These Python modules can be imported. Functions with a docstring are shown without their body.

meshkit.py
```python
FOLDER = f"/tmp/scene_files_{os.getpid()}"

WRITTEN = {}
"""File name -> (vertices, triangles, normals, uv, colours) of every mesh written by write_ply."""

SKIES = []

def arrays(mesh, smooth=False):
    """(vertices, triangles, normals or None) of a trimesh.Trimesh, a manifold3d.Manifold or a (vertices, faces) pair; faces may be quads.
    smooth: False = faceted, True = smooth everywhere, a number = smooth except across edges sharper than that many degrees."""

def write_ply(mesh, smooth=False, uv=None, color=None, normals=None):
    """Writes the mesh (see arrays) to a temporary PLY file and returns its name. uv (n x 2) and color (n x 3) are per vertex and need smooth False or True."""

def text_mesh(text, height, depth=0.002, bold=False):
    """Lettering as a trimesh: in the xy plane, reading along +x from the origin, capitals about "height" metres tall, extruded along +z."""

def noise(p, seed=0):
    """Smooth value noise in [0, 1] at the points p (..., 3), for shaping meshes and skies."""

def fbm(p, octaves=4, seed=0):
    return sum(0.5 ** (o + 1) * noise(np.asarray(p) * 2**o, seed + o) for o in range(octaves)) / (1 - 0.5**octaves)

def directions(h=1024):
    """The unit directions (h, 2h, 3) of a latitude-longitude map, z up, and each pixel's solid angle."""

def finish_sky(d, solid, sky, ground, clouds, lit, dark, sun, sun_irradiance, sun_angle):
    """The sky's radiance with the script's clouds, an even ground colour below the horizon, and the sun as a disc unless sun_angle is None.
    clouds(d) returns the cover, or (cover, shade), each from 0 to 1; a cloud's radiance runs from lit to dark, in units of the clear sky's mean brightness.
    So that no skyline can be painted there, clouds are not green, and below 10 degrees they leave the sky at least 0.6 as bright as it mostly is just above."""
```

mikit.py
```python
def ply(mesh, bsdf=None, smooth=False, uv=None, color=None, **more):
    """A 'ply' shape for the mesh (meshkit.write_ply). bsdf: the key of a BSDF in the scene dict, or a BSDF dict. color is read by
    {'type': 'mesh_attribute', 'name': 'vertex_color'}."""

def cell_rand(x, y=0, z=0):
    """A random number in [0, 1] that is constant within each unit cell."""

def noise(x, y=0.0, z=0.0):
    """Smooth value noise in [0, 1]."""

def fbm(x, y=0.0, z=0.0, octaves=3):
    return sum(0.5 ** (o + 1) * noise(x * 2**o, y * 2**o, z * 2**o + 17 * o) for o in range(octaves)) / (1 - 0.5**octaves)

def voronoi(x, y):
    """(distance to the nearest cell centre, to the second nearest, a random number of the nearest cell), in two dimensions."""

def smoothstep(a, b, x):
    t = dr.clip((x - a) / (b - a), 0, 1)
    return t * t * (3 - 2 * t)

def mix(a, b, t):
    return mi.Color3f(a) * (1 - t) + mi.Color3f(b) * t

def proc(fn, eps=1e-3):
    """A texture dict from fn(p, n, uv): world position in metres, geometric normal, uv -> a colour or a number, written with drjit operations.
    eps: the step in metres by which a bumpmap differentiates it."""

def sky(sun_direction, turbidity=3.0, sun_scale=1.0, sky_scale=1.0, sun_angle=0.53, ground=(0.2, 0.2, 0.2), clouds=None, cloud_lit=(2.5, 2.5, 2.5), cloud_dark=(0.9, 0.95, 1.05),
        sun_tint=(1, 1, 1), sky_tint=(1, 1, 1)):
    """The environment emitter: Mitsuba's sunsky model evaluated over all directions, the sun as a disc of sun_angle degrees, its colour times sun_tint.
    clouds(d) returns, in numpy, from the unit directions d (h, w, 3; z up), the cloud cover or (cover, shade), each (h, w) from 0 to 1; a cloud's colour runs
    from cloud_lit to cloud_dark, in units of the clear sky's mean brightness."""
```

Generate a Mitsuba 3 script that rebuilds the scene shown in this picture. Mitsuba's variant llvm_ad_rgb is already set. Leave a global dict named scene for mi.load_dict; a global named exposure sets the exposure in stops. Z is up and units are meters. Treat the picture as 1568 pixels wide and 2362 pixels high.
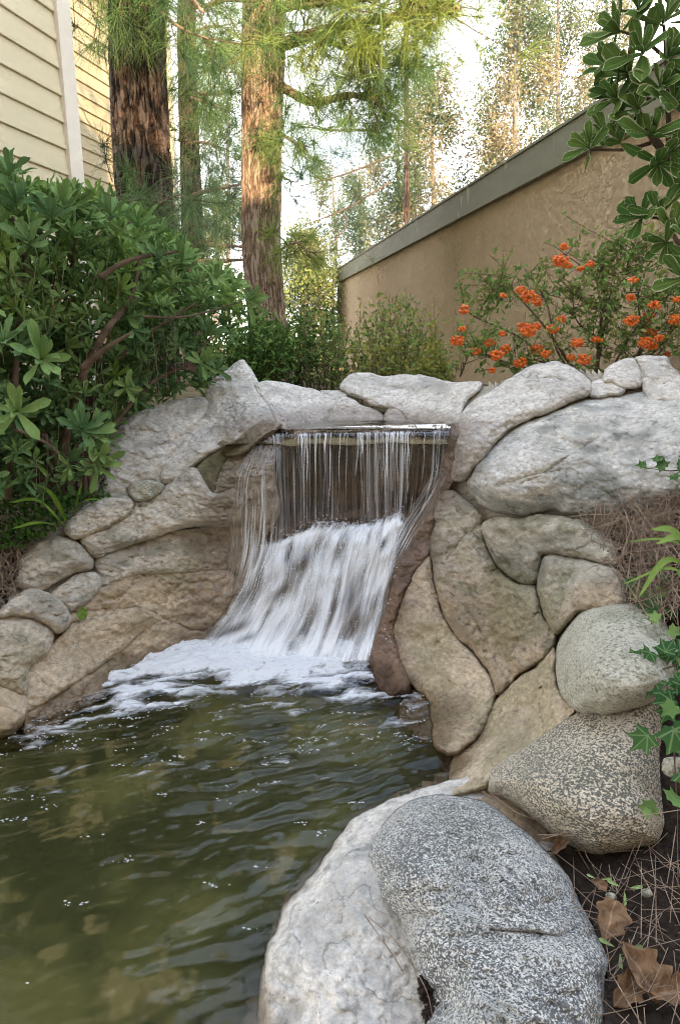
import math, random
import numpy as np, trimesh, drjit as dr, mitsuba as mi
import mikit, meshkit
from mikit import proc, ply, smoothstep, mix
from scipy.interpolate import RBFInterpolator
from scipy.spatial import Delaunay, cKDTree
from shapely.geometry import Polygon, Point, LineString
import shapely

T = mi.ScalarTransform4f
nz, fb, vor = mikit.noise, mikit.fbm, mikit.voronoi
scene, labels = {}, {}

# ------------------------------------------------------------------ camera, sky, exposure
F, CX, CY = 1560.0, 784.0, 1181.0
PITCH, EYE = math.atan(381 / 1560), 1.3
CP, SP = math.cos(PITCH), math.sin(PITCH)
scene['camera'] = {'type': 'perspective', 'fov': 2 * math.degrees(math.atan(CY / F)), 'fov_axis': 'y', 'near_clip': 0.05, 'far_clip': 2000.0,
                   'to_world': T().look_at(origin=[0, 0, EYE], target=[0, CP, EYE - SP], up=[0, 0, 1])}
exposure = 4.72


def clouds(d):
    low = 1 - np.clip((d[..., 2] - 0.05) / 0.75, 0, 1)
    n = meshkit.fbm(d * [3, 3, 6], 5, 3)
    return np.clip(0.25 + 0.9 * low + 1.2 * (n - 0.5), 0, 1), np.clip(0.35 * (n - 0.3), 0, 1)


scene['sky'] = mikit.sky((0.24, -0.85, 0.45), turbidity=3.5, sun_scale=0.38, sun_tint=(1.0, 0.94, 0.86), clouds=clouds, cloud_lit=(2.3, 2.3, 2.35), cloud_dark=(1.3, 1.35, 1.45))

# ------------------------------------------------------------------ helpers


def rays(px, py):
    px, py = np.asarray(px, float), np.asarray(py, float)
    v = (CY - py) / F
    return np.stack([(px - CX) / F, CP + v * SP, -SP + v * CP], -1)


def at(px, py, D):
    """The world point seen in that direction at the distance D northwards of the eye."""
    r = rays(px, py)
    return np.array([0, 0, EYE]) + r * (np.asarray(D, float) / r[..., 1])[..., None]


def on_z(px, py, z):
    r = rays(px, py)
    return np.array([0, 0, EYE]) + r * ((z - EYE) / r[..., 2])[..., None]


counts = {}


def key_for(name):
    n = counts.get(name, 0)
    counts[name] = n + 1
    return name if n == 0 else f'{name}_{n:03d}'


def tag(key, label=None, cat=None, group=None, kind=None):
    labels[key] = {k: v for k, v in (('label', label), ('category', cat), ('group', group), ('kind', kind)) if v}


def put(name, mesh, bsdf, smooth=False, parent=None, label=None, cat=None, group=None, kind=None, uv=None):
    key = key_for((parent + '__' if parent else '') + name)
    scene[key] = ply(mesh, bsdf, smooth, uv=uv)
    if label or cat or group or kind:
        tag(key, label, cat, group, kind)
    return key


def thing(name, label, cat, group=None):
    key = key_for(name)
    tag(key, label, cat, group)
    return key


class Bag:
    def __init__(self):
        self.v, self.f, self.uv, self.n = [], [], [], 0

    def add(self, v, f, uv=None):
        self.v.append(v); self.f.append(np.asarray(f) + self.n); self.n += len(v)
        if uv is not None:
            self.uv.append(uv)

    def mesh(self):
        return np.vstack(self.v), np.vstack(self.f)

    def uvs(self):
        return np.vstack(self.uv)


def grid_faces(nu, nv, wrap=False):
    """Faces of a grid whose vertex (i, j) is i * nv + j."""
    i, j = np.meshgrid(np.arange(nu - 1), np.arange(nv if wrap else nv - 1), indexing='ij')
    a, b = i * nv + j, i * nv + (j + 1) % nv
    c, d = a + nv, b + nv
    return np.vstack([np.stack([a, c, d], -1).reshape(-1, 3), np.stack([a, d, b], -1).reshape(-1, 3)])


def catmull(pts, n):
    p = np.asarray(pts, float)
    if len(p) == 2:
        return p[0] + (p[1] - p[0]) * np.linspace(0, 1, n)[:, None]
    p = np.vstack([2 * p[0] - p[1], p, 2 * p[-1] - p[-2]])
    t = np.linspace(0, len(p) - 3 - 1e-9, n)
    i = t.astype(int); t = (t - i)[:, None]
    a, b, c, d = p[i], p[i + 1], p[i + 2], p[i + 3]
    return 0.5 * (2 * b + (c - a) * t + (2 * a - 5 * b + 4 * c - d) * t ** 2 + (3 * b - a - 3 * c + d) * t ** 3)


def frames(c):
    t = np.gradient(c, axis=0)
    t /= np.linalg.norm(t, axis=1, keepdims=True) + 1e-12
    ref = np.array([0.31, 0.2, 0.93]) if abs(t[0] @ [0.31, 0.2, 0.93]) < 0.85 else np.array([1.0, 0.1, 0])
    a = np.cross(t, ref); a /= np.linalg.norm(a, axis=1, keepdims=True) + 1e-12
    return t, a, np.cross(t, a)


def tube(pts, r, seg=6, n=None, disp=None, cap=True):
    c = catmull(pts, n or max(2, 3 * len(pts)))
    r = np.interp(np.linspace(0, 1, len(c)), np.linspace(0, 1, len(np.atleast_1d(r))), np.atleast_1d(r)) if np.ndim(r) else np.full(len(c), r)
    _, a, b = frames(c)
    ang = np.arange(seg) * 2 * np.pi / seg
    dirs = a[:, None] * np.cos(ang)[None, :, None] + b[:, None] * np.sin(ang)[None, :, None]
    v = c[:, None] + dirs * r[:, None, None]
    if disp is not None:
        v = v + dirs * disp(v)[..., None]
    v, f = v.reshape(-1, 3), grid_faces(len(c), seg, True)
    if cap:
        k = len(v)
        v = np.vstack([v, c[:1], c[-1:]])
        j = np.arange(seg)
        f = np.vstack([f, np.stack([j, (j + 1) % seg, j * 0 + k], 1), np.stack([(len(c) - 1) * seg + (j + 1) % seg, (len(c) - 1) * seg + j, j * 0 + k + 1], 1)])
    return v, f


def box(lo, hi, R=None, at_=None):
    v = np.array([[x, y, z] for x in (lo[0], hi[0]) for y in (lo[1], hi[1]) for z in (lo[2], hi[2])], float)
    f = np.array([[0, 1, 3], [0, 3, 2], [4, 6, 7], [4, 7, 5], [0, 4, 5], [0, 5, 1], [2, 3, 7], [2, 7, 6], [0, 2, 6], [0, 6, 4], [1, 5, 7], [1, 7, 3]])
    if R is not None:
        v = v @ np.asarray(R).T
    if at_ is not None:
        v = v + at_
    return v, f


def basis(axis, up=(0, 0, 1), spin=0.0):
    """Rotation whose y axis is axis."""
    y = np.asarray(axis, float); y = y / np.linalg.norm(y)
    u = np.asarray(up, float)
    if abs(u @ y) > 0.97:
        u = np.array([1.0, 0.2, 0])
    x = np.cross(y, u); x /= np.linalg.norm(x)
    z = np.cross(x, y)
    c, s = math.cos(spin), math.sin(spin)
    return np.stack([x * c + z * s, y, -x * s + z * c], 1)


def mat(R, s, t):
    m = np.eye(4); m[:3, :3] = R * s; m[:3, 3] = t
    return T(m)


def in_poly(poly, n, rng):
    P = Polygon(poly); x0, y0, x1, y1 = P.bounds
    out = np.zeros((0, 2))
    while len(out) < n:
        q = rng.uniform([x0, y0], [x1, y1], (n * 2, 2))
        out = np.vstack([out, q[shapely.contains_xy(P, q[:, 0], q[:, 1])]])
    return out[:n]


# ------------------------------------------------------------------ materials
def rgb(c):
    return {'type': 'rgb', 'value': list(c)}


def chute(p):
    """How close a point is to the running water, 1 in it, 0 away from it."""
    xc = -0.26 + 0.33 * p.z
    hw = 0.43 + 0.06 * p.z
    d = dr.abs(p.x - xc) - hw + 0.16 * (fb(p.x * 9, p.y * 9, p.z * 9) - 0.5)
    return (1 - smoothstep(-0.02, 0.17, d)) * smoothstep(2.15, 2.4, p.y) * (1 - smoothstep(0.96, 1.02, p.z))


def rock_color(light, dark, tan, tan_top, fleck=0.0, moss=0.0, grey=0.5, sx=0.0, wet=0.62):
    def fn(p, n, uv):
        q = p + sx
        big = fb(q.x * 3.1, q.y * 3.1, q.z * 3.1, 3)
        mid = fb(q.x * 15, q.y * 15, q.z * 21, 4)
        gr = fb(q.x * 75, q.y * 75, q.z * 95, 3)
        c = mix(light, dark, smoothstep(0.34, 0.68, big * 0.45 + mid * 0.4 + gr * 0.15))
        warm = smoothstep(tan_top + 0.2, tan_top - 0.25, p.z + 0.8 * (big - 0.5) + 0.3 * (mid - 0.5))
        c = mix(c, mi.Color3f(tan) * (0.62 + 0.76 * mid), warm * 0.8)
        # lichen blotches, hairline veins, pits
        dk = smoothstep(0.50, 0.70, 0.6 * nz(q.x * 6 + 9, q.y * 6, q.z * 9 + 3) + 0.4 * mid)
        c = mix(c, c * mi.Color3f(0.36, 0.39, 0.40), dk * grey * smoothstep(0.28, 0.55, gr))
        vein = 1 - dr.abs(2 * fb(q.x * 9 + gr * 0.35, q.y * 9, q.z * 15 + q.x * 6, 2) - 1)
        c = c * (1 - 0.42 * smoothstep(0.955, 0.995, vein) * smoothstep(0.35, 0.6, mid))
        pit = nz(q.x * 210, q.y * 210, q.z * 210)
        c = c * (1 - 0.5 * smoothstep(0.70, 0.95, pit) * smoothstep(0.42, 0.62, 1 - mid))
        c = c * (0.40 + 1.16 * gr) * (0.82 + 0.36 * nz(q.x * 330, q.y * 330, q.z * 330))
        if moss:
            m = smoothstep(0.5, 0.64, 0.55 * nz(q.x * 6 + 3, q.y * 6, q.z * 6 + 8) + 0.45 * mid) * moss
            c = mix(c, mi.Color3f(0.085, 0.09, 0.022) * (0.5 + gr), m)
        w = chute(p)
        wl = smoothstep(0.075, 0.02, p.z + 0.05 * (mid - 0.5))
        c = mix(c, mi.Color3f(0.19, 0.14, 0.105) * (0.25 + 1.4 * mid) * (0.5 + gr), w * wet)
        c = mix(c, c * mi.Color3f(0.42, 0.38, 0.33), wl)
        return c
    return fn


def granite(a, b, c_, freq, stretch=1.0, tint=0.0, dark_amt=0.5, soft=0.16):
    def fn(p, n, uv):
        s1 = fb(p.x * freq, p.y * freq, p.z * freq * stretch, 3)
        s2 = nz(p.x * freq * 1.3 + 7, p.y * freq * 1.3, p.z * freq * 1.3)
        big = fb(p.x * 8, p.y * 8, p.z * 8, 3)
        s1 = s1 + 0.30 * (big - 0.5)
        col = mix(a, b, smoothstep(0.3, 0.7, s2))
        col = mix(col, c_, smoothstep(dark_amt, dark_amt + soft, s1) * 0.92)
        col = mix(col, mi.Color3f(0.085, 0.095, 0.05), tint * smoothstep(0.48, 0.72, fb(p.x * 12, p.y * 12 + 4, p.z * 12, 4) * 0.7 + 0.3 * s1))
        return col * (0.72 + 0.56 * big)
    return fn


def rough_bump(fq, warp=1.0):
    def fn(p, n, uv):
        return 0.6 * nz(p.x * fq, p.y * fq, p.z * fq * warp) + 0.3 * nz(p.x * fq * 2.3 + 5, p.y * fq * 2.3, p.z * fq * 2.3 * warp) + 0.16 * nz(p.x * fq * 5.1, p.y * fq * 5.1 + 3, p.z * fq * 5.1)
    return fn


def mat_bump(name, color, bump, scale, rough=0.8, spec=0.3, wetness=False, eps=1e-3):
    r = proc(lambda p, n, uv: 0.85 - 0.62 * dr.maximum(chute(p), smoothstep(0.06, 0.02, p.z))) if wetness else rough
    scene[name] = {'type': 'twosided', 'b': {'type': 'bumpmap', 'arbitrary': proc(bump, eps), 'scale': scale,
                   'bsdf': {'type': 'principled', 'base_color': proc(color) if callable(color) else rgb(color), 'roughness': r, 'specular': spec}}}


mat_bump('m_rock_fall', rock_color((0.25, 0.17, 0.105), (0.055, 0.038, 0.03), (0.19, 0.11, 0.06), 0.6, moss=0.25, grey=0.9, sx=1.0, wet=0.1), rough_bump(30), 0.03, wetness=True)
LG, DG, TN = (0.60, 0.565, 0.50), (0.42, 0.40, 0.36), (0.36, 0.265, 0.165)
rb = rough_bump(38, 1.4)
mat_bump('m_rock_pale', rock_color(LG, DG, TN, -0.2, grey=0.35), rb, 0.018, wetness=True)
mat_bump('m_rock_left', rock_color((0.60, 0.55, 0.46), (0.38, 0.35, 0.295), (0.48, 0.395, 0.28), 0.34, moss=0.35, grey=0.7, sx=2.0), rough_bump(42, 2.2), 0.026, wetness=True)
mat_bump('m_rock_right', rock_color((0.47, 0.435, 0.35), (0.30, 0.275, 0.215), (0.31, 0.23, 0.145), 0.42, moss=0.4, grey=0.7, sx=4.0), rb, 0.022, wetness=True)
mat_bump('m_rock_tan', rock_color((0.53, 0.455, 0.345), (0.35, 0.29, 0.21), (0.43, 0.34, 0.23), 0.5, moss=0.35, grey=0.3, sx=7.0), rb, 0.011, wetness=True)
mat_bump('m_rock_big', rock_color((0.58, 0.56, 0.51), (0.37, 0.37, 0.345), TN, -0.2, moss=0.15, grey=0.75, sx=9.0), rough_bump(50, 1.8), 0.018, wetness=True)
mat_bump('m_rock_wet', rock_color((0.22, 0.155, 0.115), (0.085, 0.06, 0.045), (0.18, 0.105, 0.065), 0.45, moss=0.1, grey=0.6, sx=1.0, wet=0.2), rb, 0.018, wetness=True)
mat_bump('m_rock_moss', rock_color((0.22, 0.20, 0.12), (0.12, 0.11, 0.06), TN, 0.2, moss=1.0, sx=1.5), rough_bump(60), 0.02, wetness=True)
mat_bump('m_rock_round', granite((0.44, 0.42, 0.335), (0.33, 0.315, 0.25), (0.17, 0.165, 0.125), 150, tint=0.45, dark_amt=0.5, soft=0.25), rough_bump(80), 0.007)
mat_bump('m_granite_tan', granite((0.54, 0.465, 0.345), (0.40, 0.355, 0.27), (0.07, 0.068, 0.06), 235, 1.2, 0.25, 0.42, 0.17), rough_bump(110), 0.005)
mat_bump('m_granite_grey', granite((0.62, 0.605, 0.55), (0.34, 0.34, 0.32), (0.055, 0.058, 0.06), 320, 1.0, 0.3, 0.37, 0.22), rough_bump(120), 0.005)
mat_bump('m_soil', lambda p, n, uv: mix((0.05, 0.038, 0.028), (0.016, 0.012, 0.010), fb(p.x * 30, p.y * 30, p.z * 30, 4)) * (0.6 + 0.8 * nz(p.x * 120, p.y * 120, p.z * 120)), rough_bump(50), 0.03, 0.95, 0.1)
mat_bump('m_ground', lambda p, n, uv: mix((0.17, 0.125, 0.075), (0.07, 0.062, 0.03), fb(p.x * 3, p.y * 3, 0, 4)), rough_bump(20), 0.03, 0.95, 0.1)
mat_bump('m_mortar', rock_color((0.42, 0.38, 0.31), (0.26, 0.235, 0.19), TN, 0.3, grey=0.5), rb, 0.02, wetness=True)


def pool_col(p, n, uv):
    a = fb(p.x * 4, p.y * 4, 1, 4)
    c = mix((0.14, 0.138, 0.045), (0.058, 0.062, 0.021), smoothstep(0.3, 0.66, a))
    c = mix(c, (0.27, 0.22, 0.09), smoothstep(0.62, 0.75, fb(p.x * 11 + 3, p.y * 11, 5, 4)) * 0.6)
    return mix(c, (0.014, 0.014, 0.008), smoothstep(-0.30, -0.50, p.z))  # dark reflection on the water, painted into the deepest part of the bed


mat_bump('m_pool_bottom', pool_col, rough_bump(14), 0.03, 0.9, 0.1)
mat_bump('m_upper_bottom', lambda p, n, uv: mix((0.14, 0.11, 0.05), (0.07, 0.055, 0.03), fb(p.x * 12, p.y * 12, 0, 4)), rough_bump(20), 0.02, 0.8, 0.2)


def stucco_b(p, n, uv):
    a = fb(p.x * 3 + p.y * 44, p.z * 44, p.x * 20, 4)
    return smoothstep(0.35, 0.62, a) + 0.25 * nz(p.y * 160, p.z * 160, p.x * 60)


mat_bump('m_stucco', lambda p, n, uv: mix((0.50, 0.385, 0.245), (0.43, 0.33, 0.205), fb(p.y * 1.4, p.z * 2.2, 3, 4)) * (0.82 + 0.36 * fb(p.y * 40, p.z * 40, p.x * 10, 3)), stucco_b, 0.022, 0.92, 0.15, eps=2e-3)
mat_bump('m_fascia', lambda p, n, uv: mix((0.185, 0.178, 0.122), (0.142, 0.138, 0.094), fb(p.y * 4, p.z * 12, 3, 4)) * (1 + 0.9 * smoothstep(0.80, 0.86, nz(p.y * 9, p.z * 2, 7)) * smoothstep(0.45, 0.7, nz(p.y * 22, p.z * 9, 5))), lambda p, n, uv: fb(p.y * 8, p.z * 60, 0, 3), 0.002, 0.7)
mat_bump('m_roof_edge', lambda p, n, uv: mix((0.28, 0.22, 0.16), (0.08, 0.07, 0.05), nz(p.y * 30, p.z * 30, p.x * 30)), rough_bump(80), 0.01, 0.9)


def siding_b(p, n, uv):
    return fb(p.y * 9 + 2 * nz(p.y * 3, p.z * 8), p.z * 70 + 3 * nz(p.y * 5, p.z * 5), 2, 3)


mat_bump('m_siding', lambda p, n, uv: mix((0.52, 0.45, 0.29), (0.44, 0.38, 0.24), fb(p.y * 2, p.z * 9, 4, 4)), siding_b, 0.004, 0.6, 0.35)
mat_bump('m_siding_shaded', lambda p, n, uv: mix((0.46, 0.37, 0.205), (0.38, 0.30, 0.165), fb(p.y * 2, p.z * 9, 4, 4)), siding_b, 0.004, 0.6, 0.35)  # same house paint, darkened to stand for shade on the recessed wall
mat_bump('m_trim', lambda p, n, uv: mix((0.62, 0.56, 0.46), (0.54, 0.485, 0.395), fb(p.x * 4, p.z * 5, 4, 4)), siding_b, 0.001, 0.6, 0.35)


def bark_col(hi, lo, red):
    def fn(p, n, uv):
        a = fb(p.x * 40, p.y * 40, p.z * 14, 4)
        c = mix(lo, hi, smoothstep(0.3, 0.65, uv.x * 0.75 + (a - 0.5) * 0.7))
        return mix(c, red, smoothstep(0.55, 0.75, fb(p.x * 11, p.y * 11, p.z * 6 + 9, 3)) * 0.7)
    return fn


mat_bump('m_bark_dark', bark_col((0.118, 0.09, 0.075), (0.03, 0.021, 0.017), (0.13, 0.07, 0.05)), rough_bump(60), 0.012, 0.9, 0.15)
mat_bump('m_bark_warm', bark_col((0.46, 0.36, 0.28), (0.20, 0.135, 0.10), (0.36, 0.23, 0.155)), rough_bump(70, 0.5), 0.01, 0.9, 0.15)
mat_bump('m_twig', lambda p, n, uv: mix((0.16, 0.115, 0.08), (0.07, 0.05, 0.036), nz(p.x * 30, p.y * 30, p.z * 30)), rough_bump(80), 0.003, 0.9, 0.1)
mat_bump('m_pale_bark', lambda p, n, uv: mix((0.34, 0.29, 0.24), (0.16, 0.125, 0.10), fb(p.x * 4, p.y * 4, p.z * 3)), rough_bump(12), 0.02, 0.9, 0.1)


def leaf_mat(name, fn, trans=0.35, rough=0.38, spec=0.5):
    scene[name] = {'type': 'principledthin', 'base_color': proc(fn), 'roughness': rough, 'diff_trans': trans, 'eta': 1.45, 'spec_trans': 0.0}


def gloss_leaf(a, b, margin=None):
    def fn(p, n, uv):
        v = nz(p.x * 9, p.y * 9, p.z * 9)
        c = mix(a, b, smoothstep(0.25, 0.75, v))
        rib = smoothstep(0.055, 0.02, dr.abs(uv.x - 0.5))
        side = smoothstep(0.75, 0.95, nz(uv.x * 3, uv.y * 26 - dr.abs(uv.x - 0.5) * 22, 1))
        c = mix(c, mi.Color3f(0.23, 0.30, 0.09), rib * 0.55)
        c = c * (1 - 0.18 * side)
        if margin:
            e = dr.abs(uv.x - 0.5) * 2 + 0.22 * (fb(uv.y * 6 + p.x * 50, uv.x * 4, p.z * 40) - 0.5) + 0.35 * smoothstep(0.88, 1, uv.y)
            c = mix(c, margin, smoothstep(0.80, 0.96, e + 0.12 * (v - 0.5)) * 0.85)
        return c
    return fn


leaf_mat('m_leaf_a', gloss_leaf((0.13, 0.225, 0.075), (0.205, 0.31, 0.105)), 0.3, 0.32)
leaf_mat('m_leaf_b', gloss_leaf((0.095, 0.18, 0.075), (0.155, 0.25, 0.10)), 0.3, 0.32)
leaf_mat('m_leaf_c', gloss_leaf((0.16, 0.26, 0.06), (0.22, 0.33, 0.085)))
leaf_mat('m_leaf_var', gloss_leaf((0.06, 0.125, 0.032), (0.105, 0.175, 0.045), (0.50, 0.53, 0.32)))
leaf_mat('m_leaf_hedge', lambda p, n, uv: mix((0.11, 0.21, 0.055), (0.21, 0.31, 0.09), nz(p.x * 7, p.y * 7, p.z * 9)))
leaf_mat('m_leaf_olive', lambda p, n, uv: mix((0.17, 0.23, 0.065), (0.36, 0.38, 0.13), nz(p.x * 6, p.y * 6, p.z * 8)))
leaf_mat('m_leaf_yellow', lambda p, n, uv: mix((0.22, 0.25, 0.05), (0.36, 0.34, 0.08), nz(p.x * 9, p.y * 9, p.z * 9)), 0.5)
leaf_mat('m_leaf_dark', lambda p, n, uv: mix((0.04, 0.09, 0.025), (0.08, 0.155, 0.035), nz(p.x * 20, p.y * 20, p.z * 20)))
leaf_mat('m_leaf_far', lambda p, n, uv: mix((0.17, 0.175, 0.09), (0.36, 0.295, 0.19), nz(p.x * 1.5, p.y * 1.5, p.z * 1.5)), 0.5, 0.5)
leaf_mat('m_leaf_far_green', lambda p, n, uv: mix((0.08, 0.13, 0.07), (0.21, 0.24, 0.13), nz(p.x * 1.5, p.y * 1.5, p.z * 1.5)), 0.5, 0.5)
leaf_mat('m_blade', lambda p, n, uv: mix((0.11, 0.21, 0.03), (0.2, 0.3, 0.05), nz(p.x * 20, p.y * 20, p.z * 20)), 0.4)
leaf_mat('m_dead_leaf', lambda p, n, uv: mix((0.36, 0.235, 0.14), (0.11, 0.065, 0.04), fb(p.x * 45, p.y * 45, p.z * 45, 3)) * (1 + 0.6 * smoothstep(0.04, 0.015, dr.abs(uv.x - 0.5))) * (1 - 0.3 * smoothstep(0.7, 0.95, nz(uv.x * 4, uv.y * 30 - dr.abs(uv.x - 0.5) * 24, 2))), 0.15, 0.7)
leaf_mat('m_sprout', lambda p, n, uv: mix((0.25, 0.36, 0.13), (0.33, 0.44, 0.2), nz(p.x * 60, p.y * 60, p.z * 60)), 0.3)


def ivy_col(p, n, uv):
    x, y = uv.x - 0.5, uv.y - 0.22
    an = dr.atan2(x, y)
    vein = smoothstep(0.022, 0.006, dr.abs(x)) 
    for k in (0.78, 1.5):
        vein = dr.maximum(vein, smoothstep(0.03, 0.008, dr.abs(dr.abs(an) - k) * dr.sqrt(x * x + y * y)) )
    c = mix((0.03, 0.085, 0.032), (0.07, 0.145, 0.045), nz(p.x * 13, p.y * 13, p.z * 13))
    return mix(c, (0.22, 0.30, 0.14), vein * 0.6)


leaf_mat('m_ivy', ivy_col, 0.3, 0.35)


def needle_mat(name, a, b, trans=0.45):
    leaf_mat(name, lambda p, n, uv: mix(a, b, nz(p.x * 4, p.y * 4, p.z * 4)) * (0.75 + 0.5 * uv.y), trans, 0.5)


needle_mat('m_needle_blue', (0.12, 0.20, 0.105), (0.20, 0.28, 0.11), .5)
needle_mat('m_needle_green', (0.14, 0.25, 0.085), (0.22, 0.32, 0.11), .5)
needle_mat('m_needle_gold', (0.21, 0.30, 0.07), (0.32, 0.37, 0.10), .5)
needle_mat('m_needle_dark', (0.045, 0.075, 0.05), (0.08, 0.11, 0.06))
scene['m_litter'] = {'type': 'twosided', 'b': {'type': 'diffuse', 'reflectance': proc(lambda p, n, uv: mix((0.44, 0.34, 0.25), (0.13, 0.085, 0.06), nz(p.x * 37, p.y * 37, p.z * 37)))}}
scene['m_berry'] = {'type': 'principled', 'base_color': proc(lambda p, n, uv: mix((0.74, 0.21, 0.015), (0.52, 0.07, 0.010), nz(p.x * 60, p.y * 60, p.z * 60))), 'roughness': 0.3, 'specular': 0.5}
scene['m_water'] = {'type': 'dielectric', 'int_ior': 1.333, 'ext_ior': 1.0}
scene['m_white'] = {'type': 'twosided', 'b': {'type': 'diffuse', 'reflectance': rgb((0.82, 0.85, 0.88))}}


def watery(name, weight):
    scene[name] = {'type': 'blendbsdf', 'weight': proc(weight), 'clear': {'type': 'thindielectric', 'int_ior': 1.333},
                   'foam': {'type': 'twosided', 'b': {'type': 'diffuse', 'reflectance': rgb((0.84, 0.87, 0.90))}}}


# ------------------------------------------------------------------ depth of the rockwork (points measured on it)
CTRL = np.array([
    (60, 1690, 2.10), (-60, 1690, 2.12), (-60, 1450, 2.3), (250, 1560, 2.50), (450, 1490, 2.80), (40, 1320, 2.62), (-60, 1300, 2.6), (250, 1130, 3.02), (160, 1220, 2.82), (480, 920, 3.5), (300, 960, 3.3),
    (540, 845, 3.62), (700, 930, 3.62), (640, 985, 3.12), (520, 1250, 2.95), (520, 1400, 2.85), (340, 1400, 2.72), (340, 1250, 2.90), (430, 1100, 3.08), (200, 1400, 2.62),
    (800, 930, 3.66), (900, 960, 3.56), (1000, 890, 3.72), (760, 960, 3.57),
    (1050, 985, 3.1), (1060, 1110, 2.93), (1270, 840, 3.35), (1480, 830, 3.3), (1200, 950, 3.05), (1330, 1040, 2.82), (1568, 900, 3.0), (1568, 1130, 2.5), (1660, 1000, 2.6), (1090, 1110, 2.86), (1200, 1190, 2.72),
    (1000, 1200, 2.93), (1000, 1400, 2.66), (870, 1560, 2.50), (1040, 1715, 2.03), (1250, 1330, 2.5), (1420, 1330, 2.25), (1130, 1600, 2.26), (1270, 1480, 2.2), (1400, 1500, 1.93), (950, 1570, 2.42),
    (1050, 1785, 1.87), (1330, 1640, 1.78), (1500, 1480, 1.92), (1480, 1250, 2.35), (1650, 1250, 2.2), (1650, 1500, 1.75),
    (1110, 1795, 1.72), (1330, 1780, 1.6), (1540, 1700, 1.58), (1400, 1970, 1.36), (1550, 1950, 1.34), (640, 2150, 1.28), (860, 1890, 1.62), (600, 2362, 1.06), (560, 2450, 1.0),
    (1000, 1860, 1.5), (1100, 2050, 1.2), (1390, 2300, 0.96), (1300, 2000, 1.34), (1500, 2300, 0.97), (1650, 2100, 1.15), (1650, 2400, 0.88), (1000, 2450, 0.95), (900, 2150, 1.22),
], float)
_rbf = RBFInterpolator(CTRL[:, :2] / 1000, CTRL[:, 2], kernel='thin_plate_spline', smoothing=1e-4)


def depth(px, py):
    q = np.stack([np.asarray(px, float).ravel(), np.asarray(py, float).ravel()], -1) / 1000
    return _rbf(q).reshape(np.shape(px))


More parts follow.
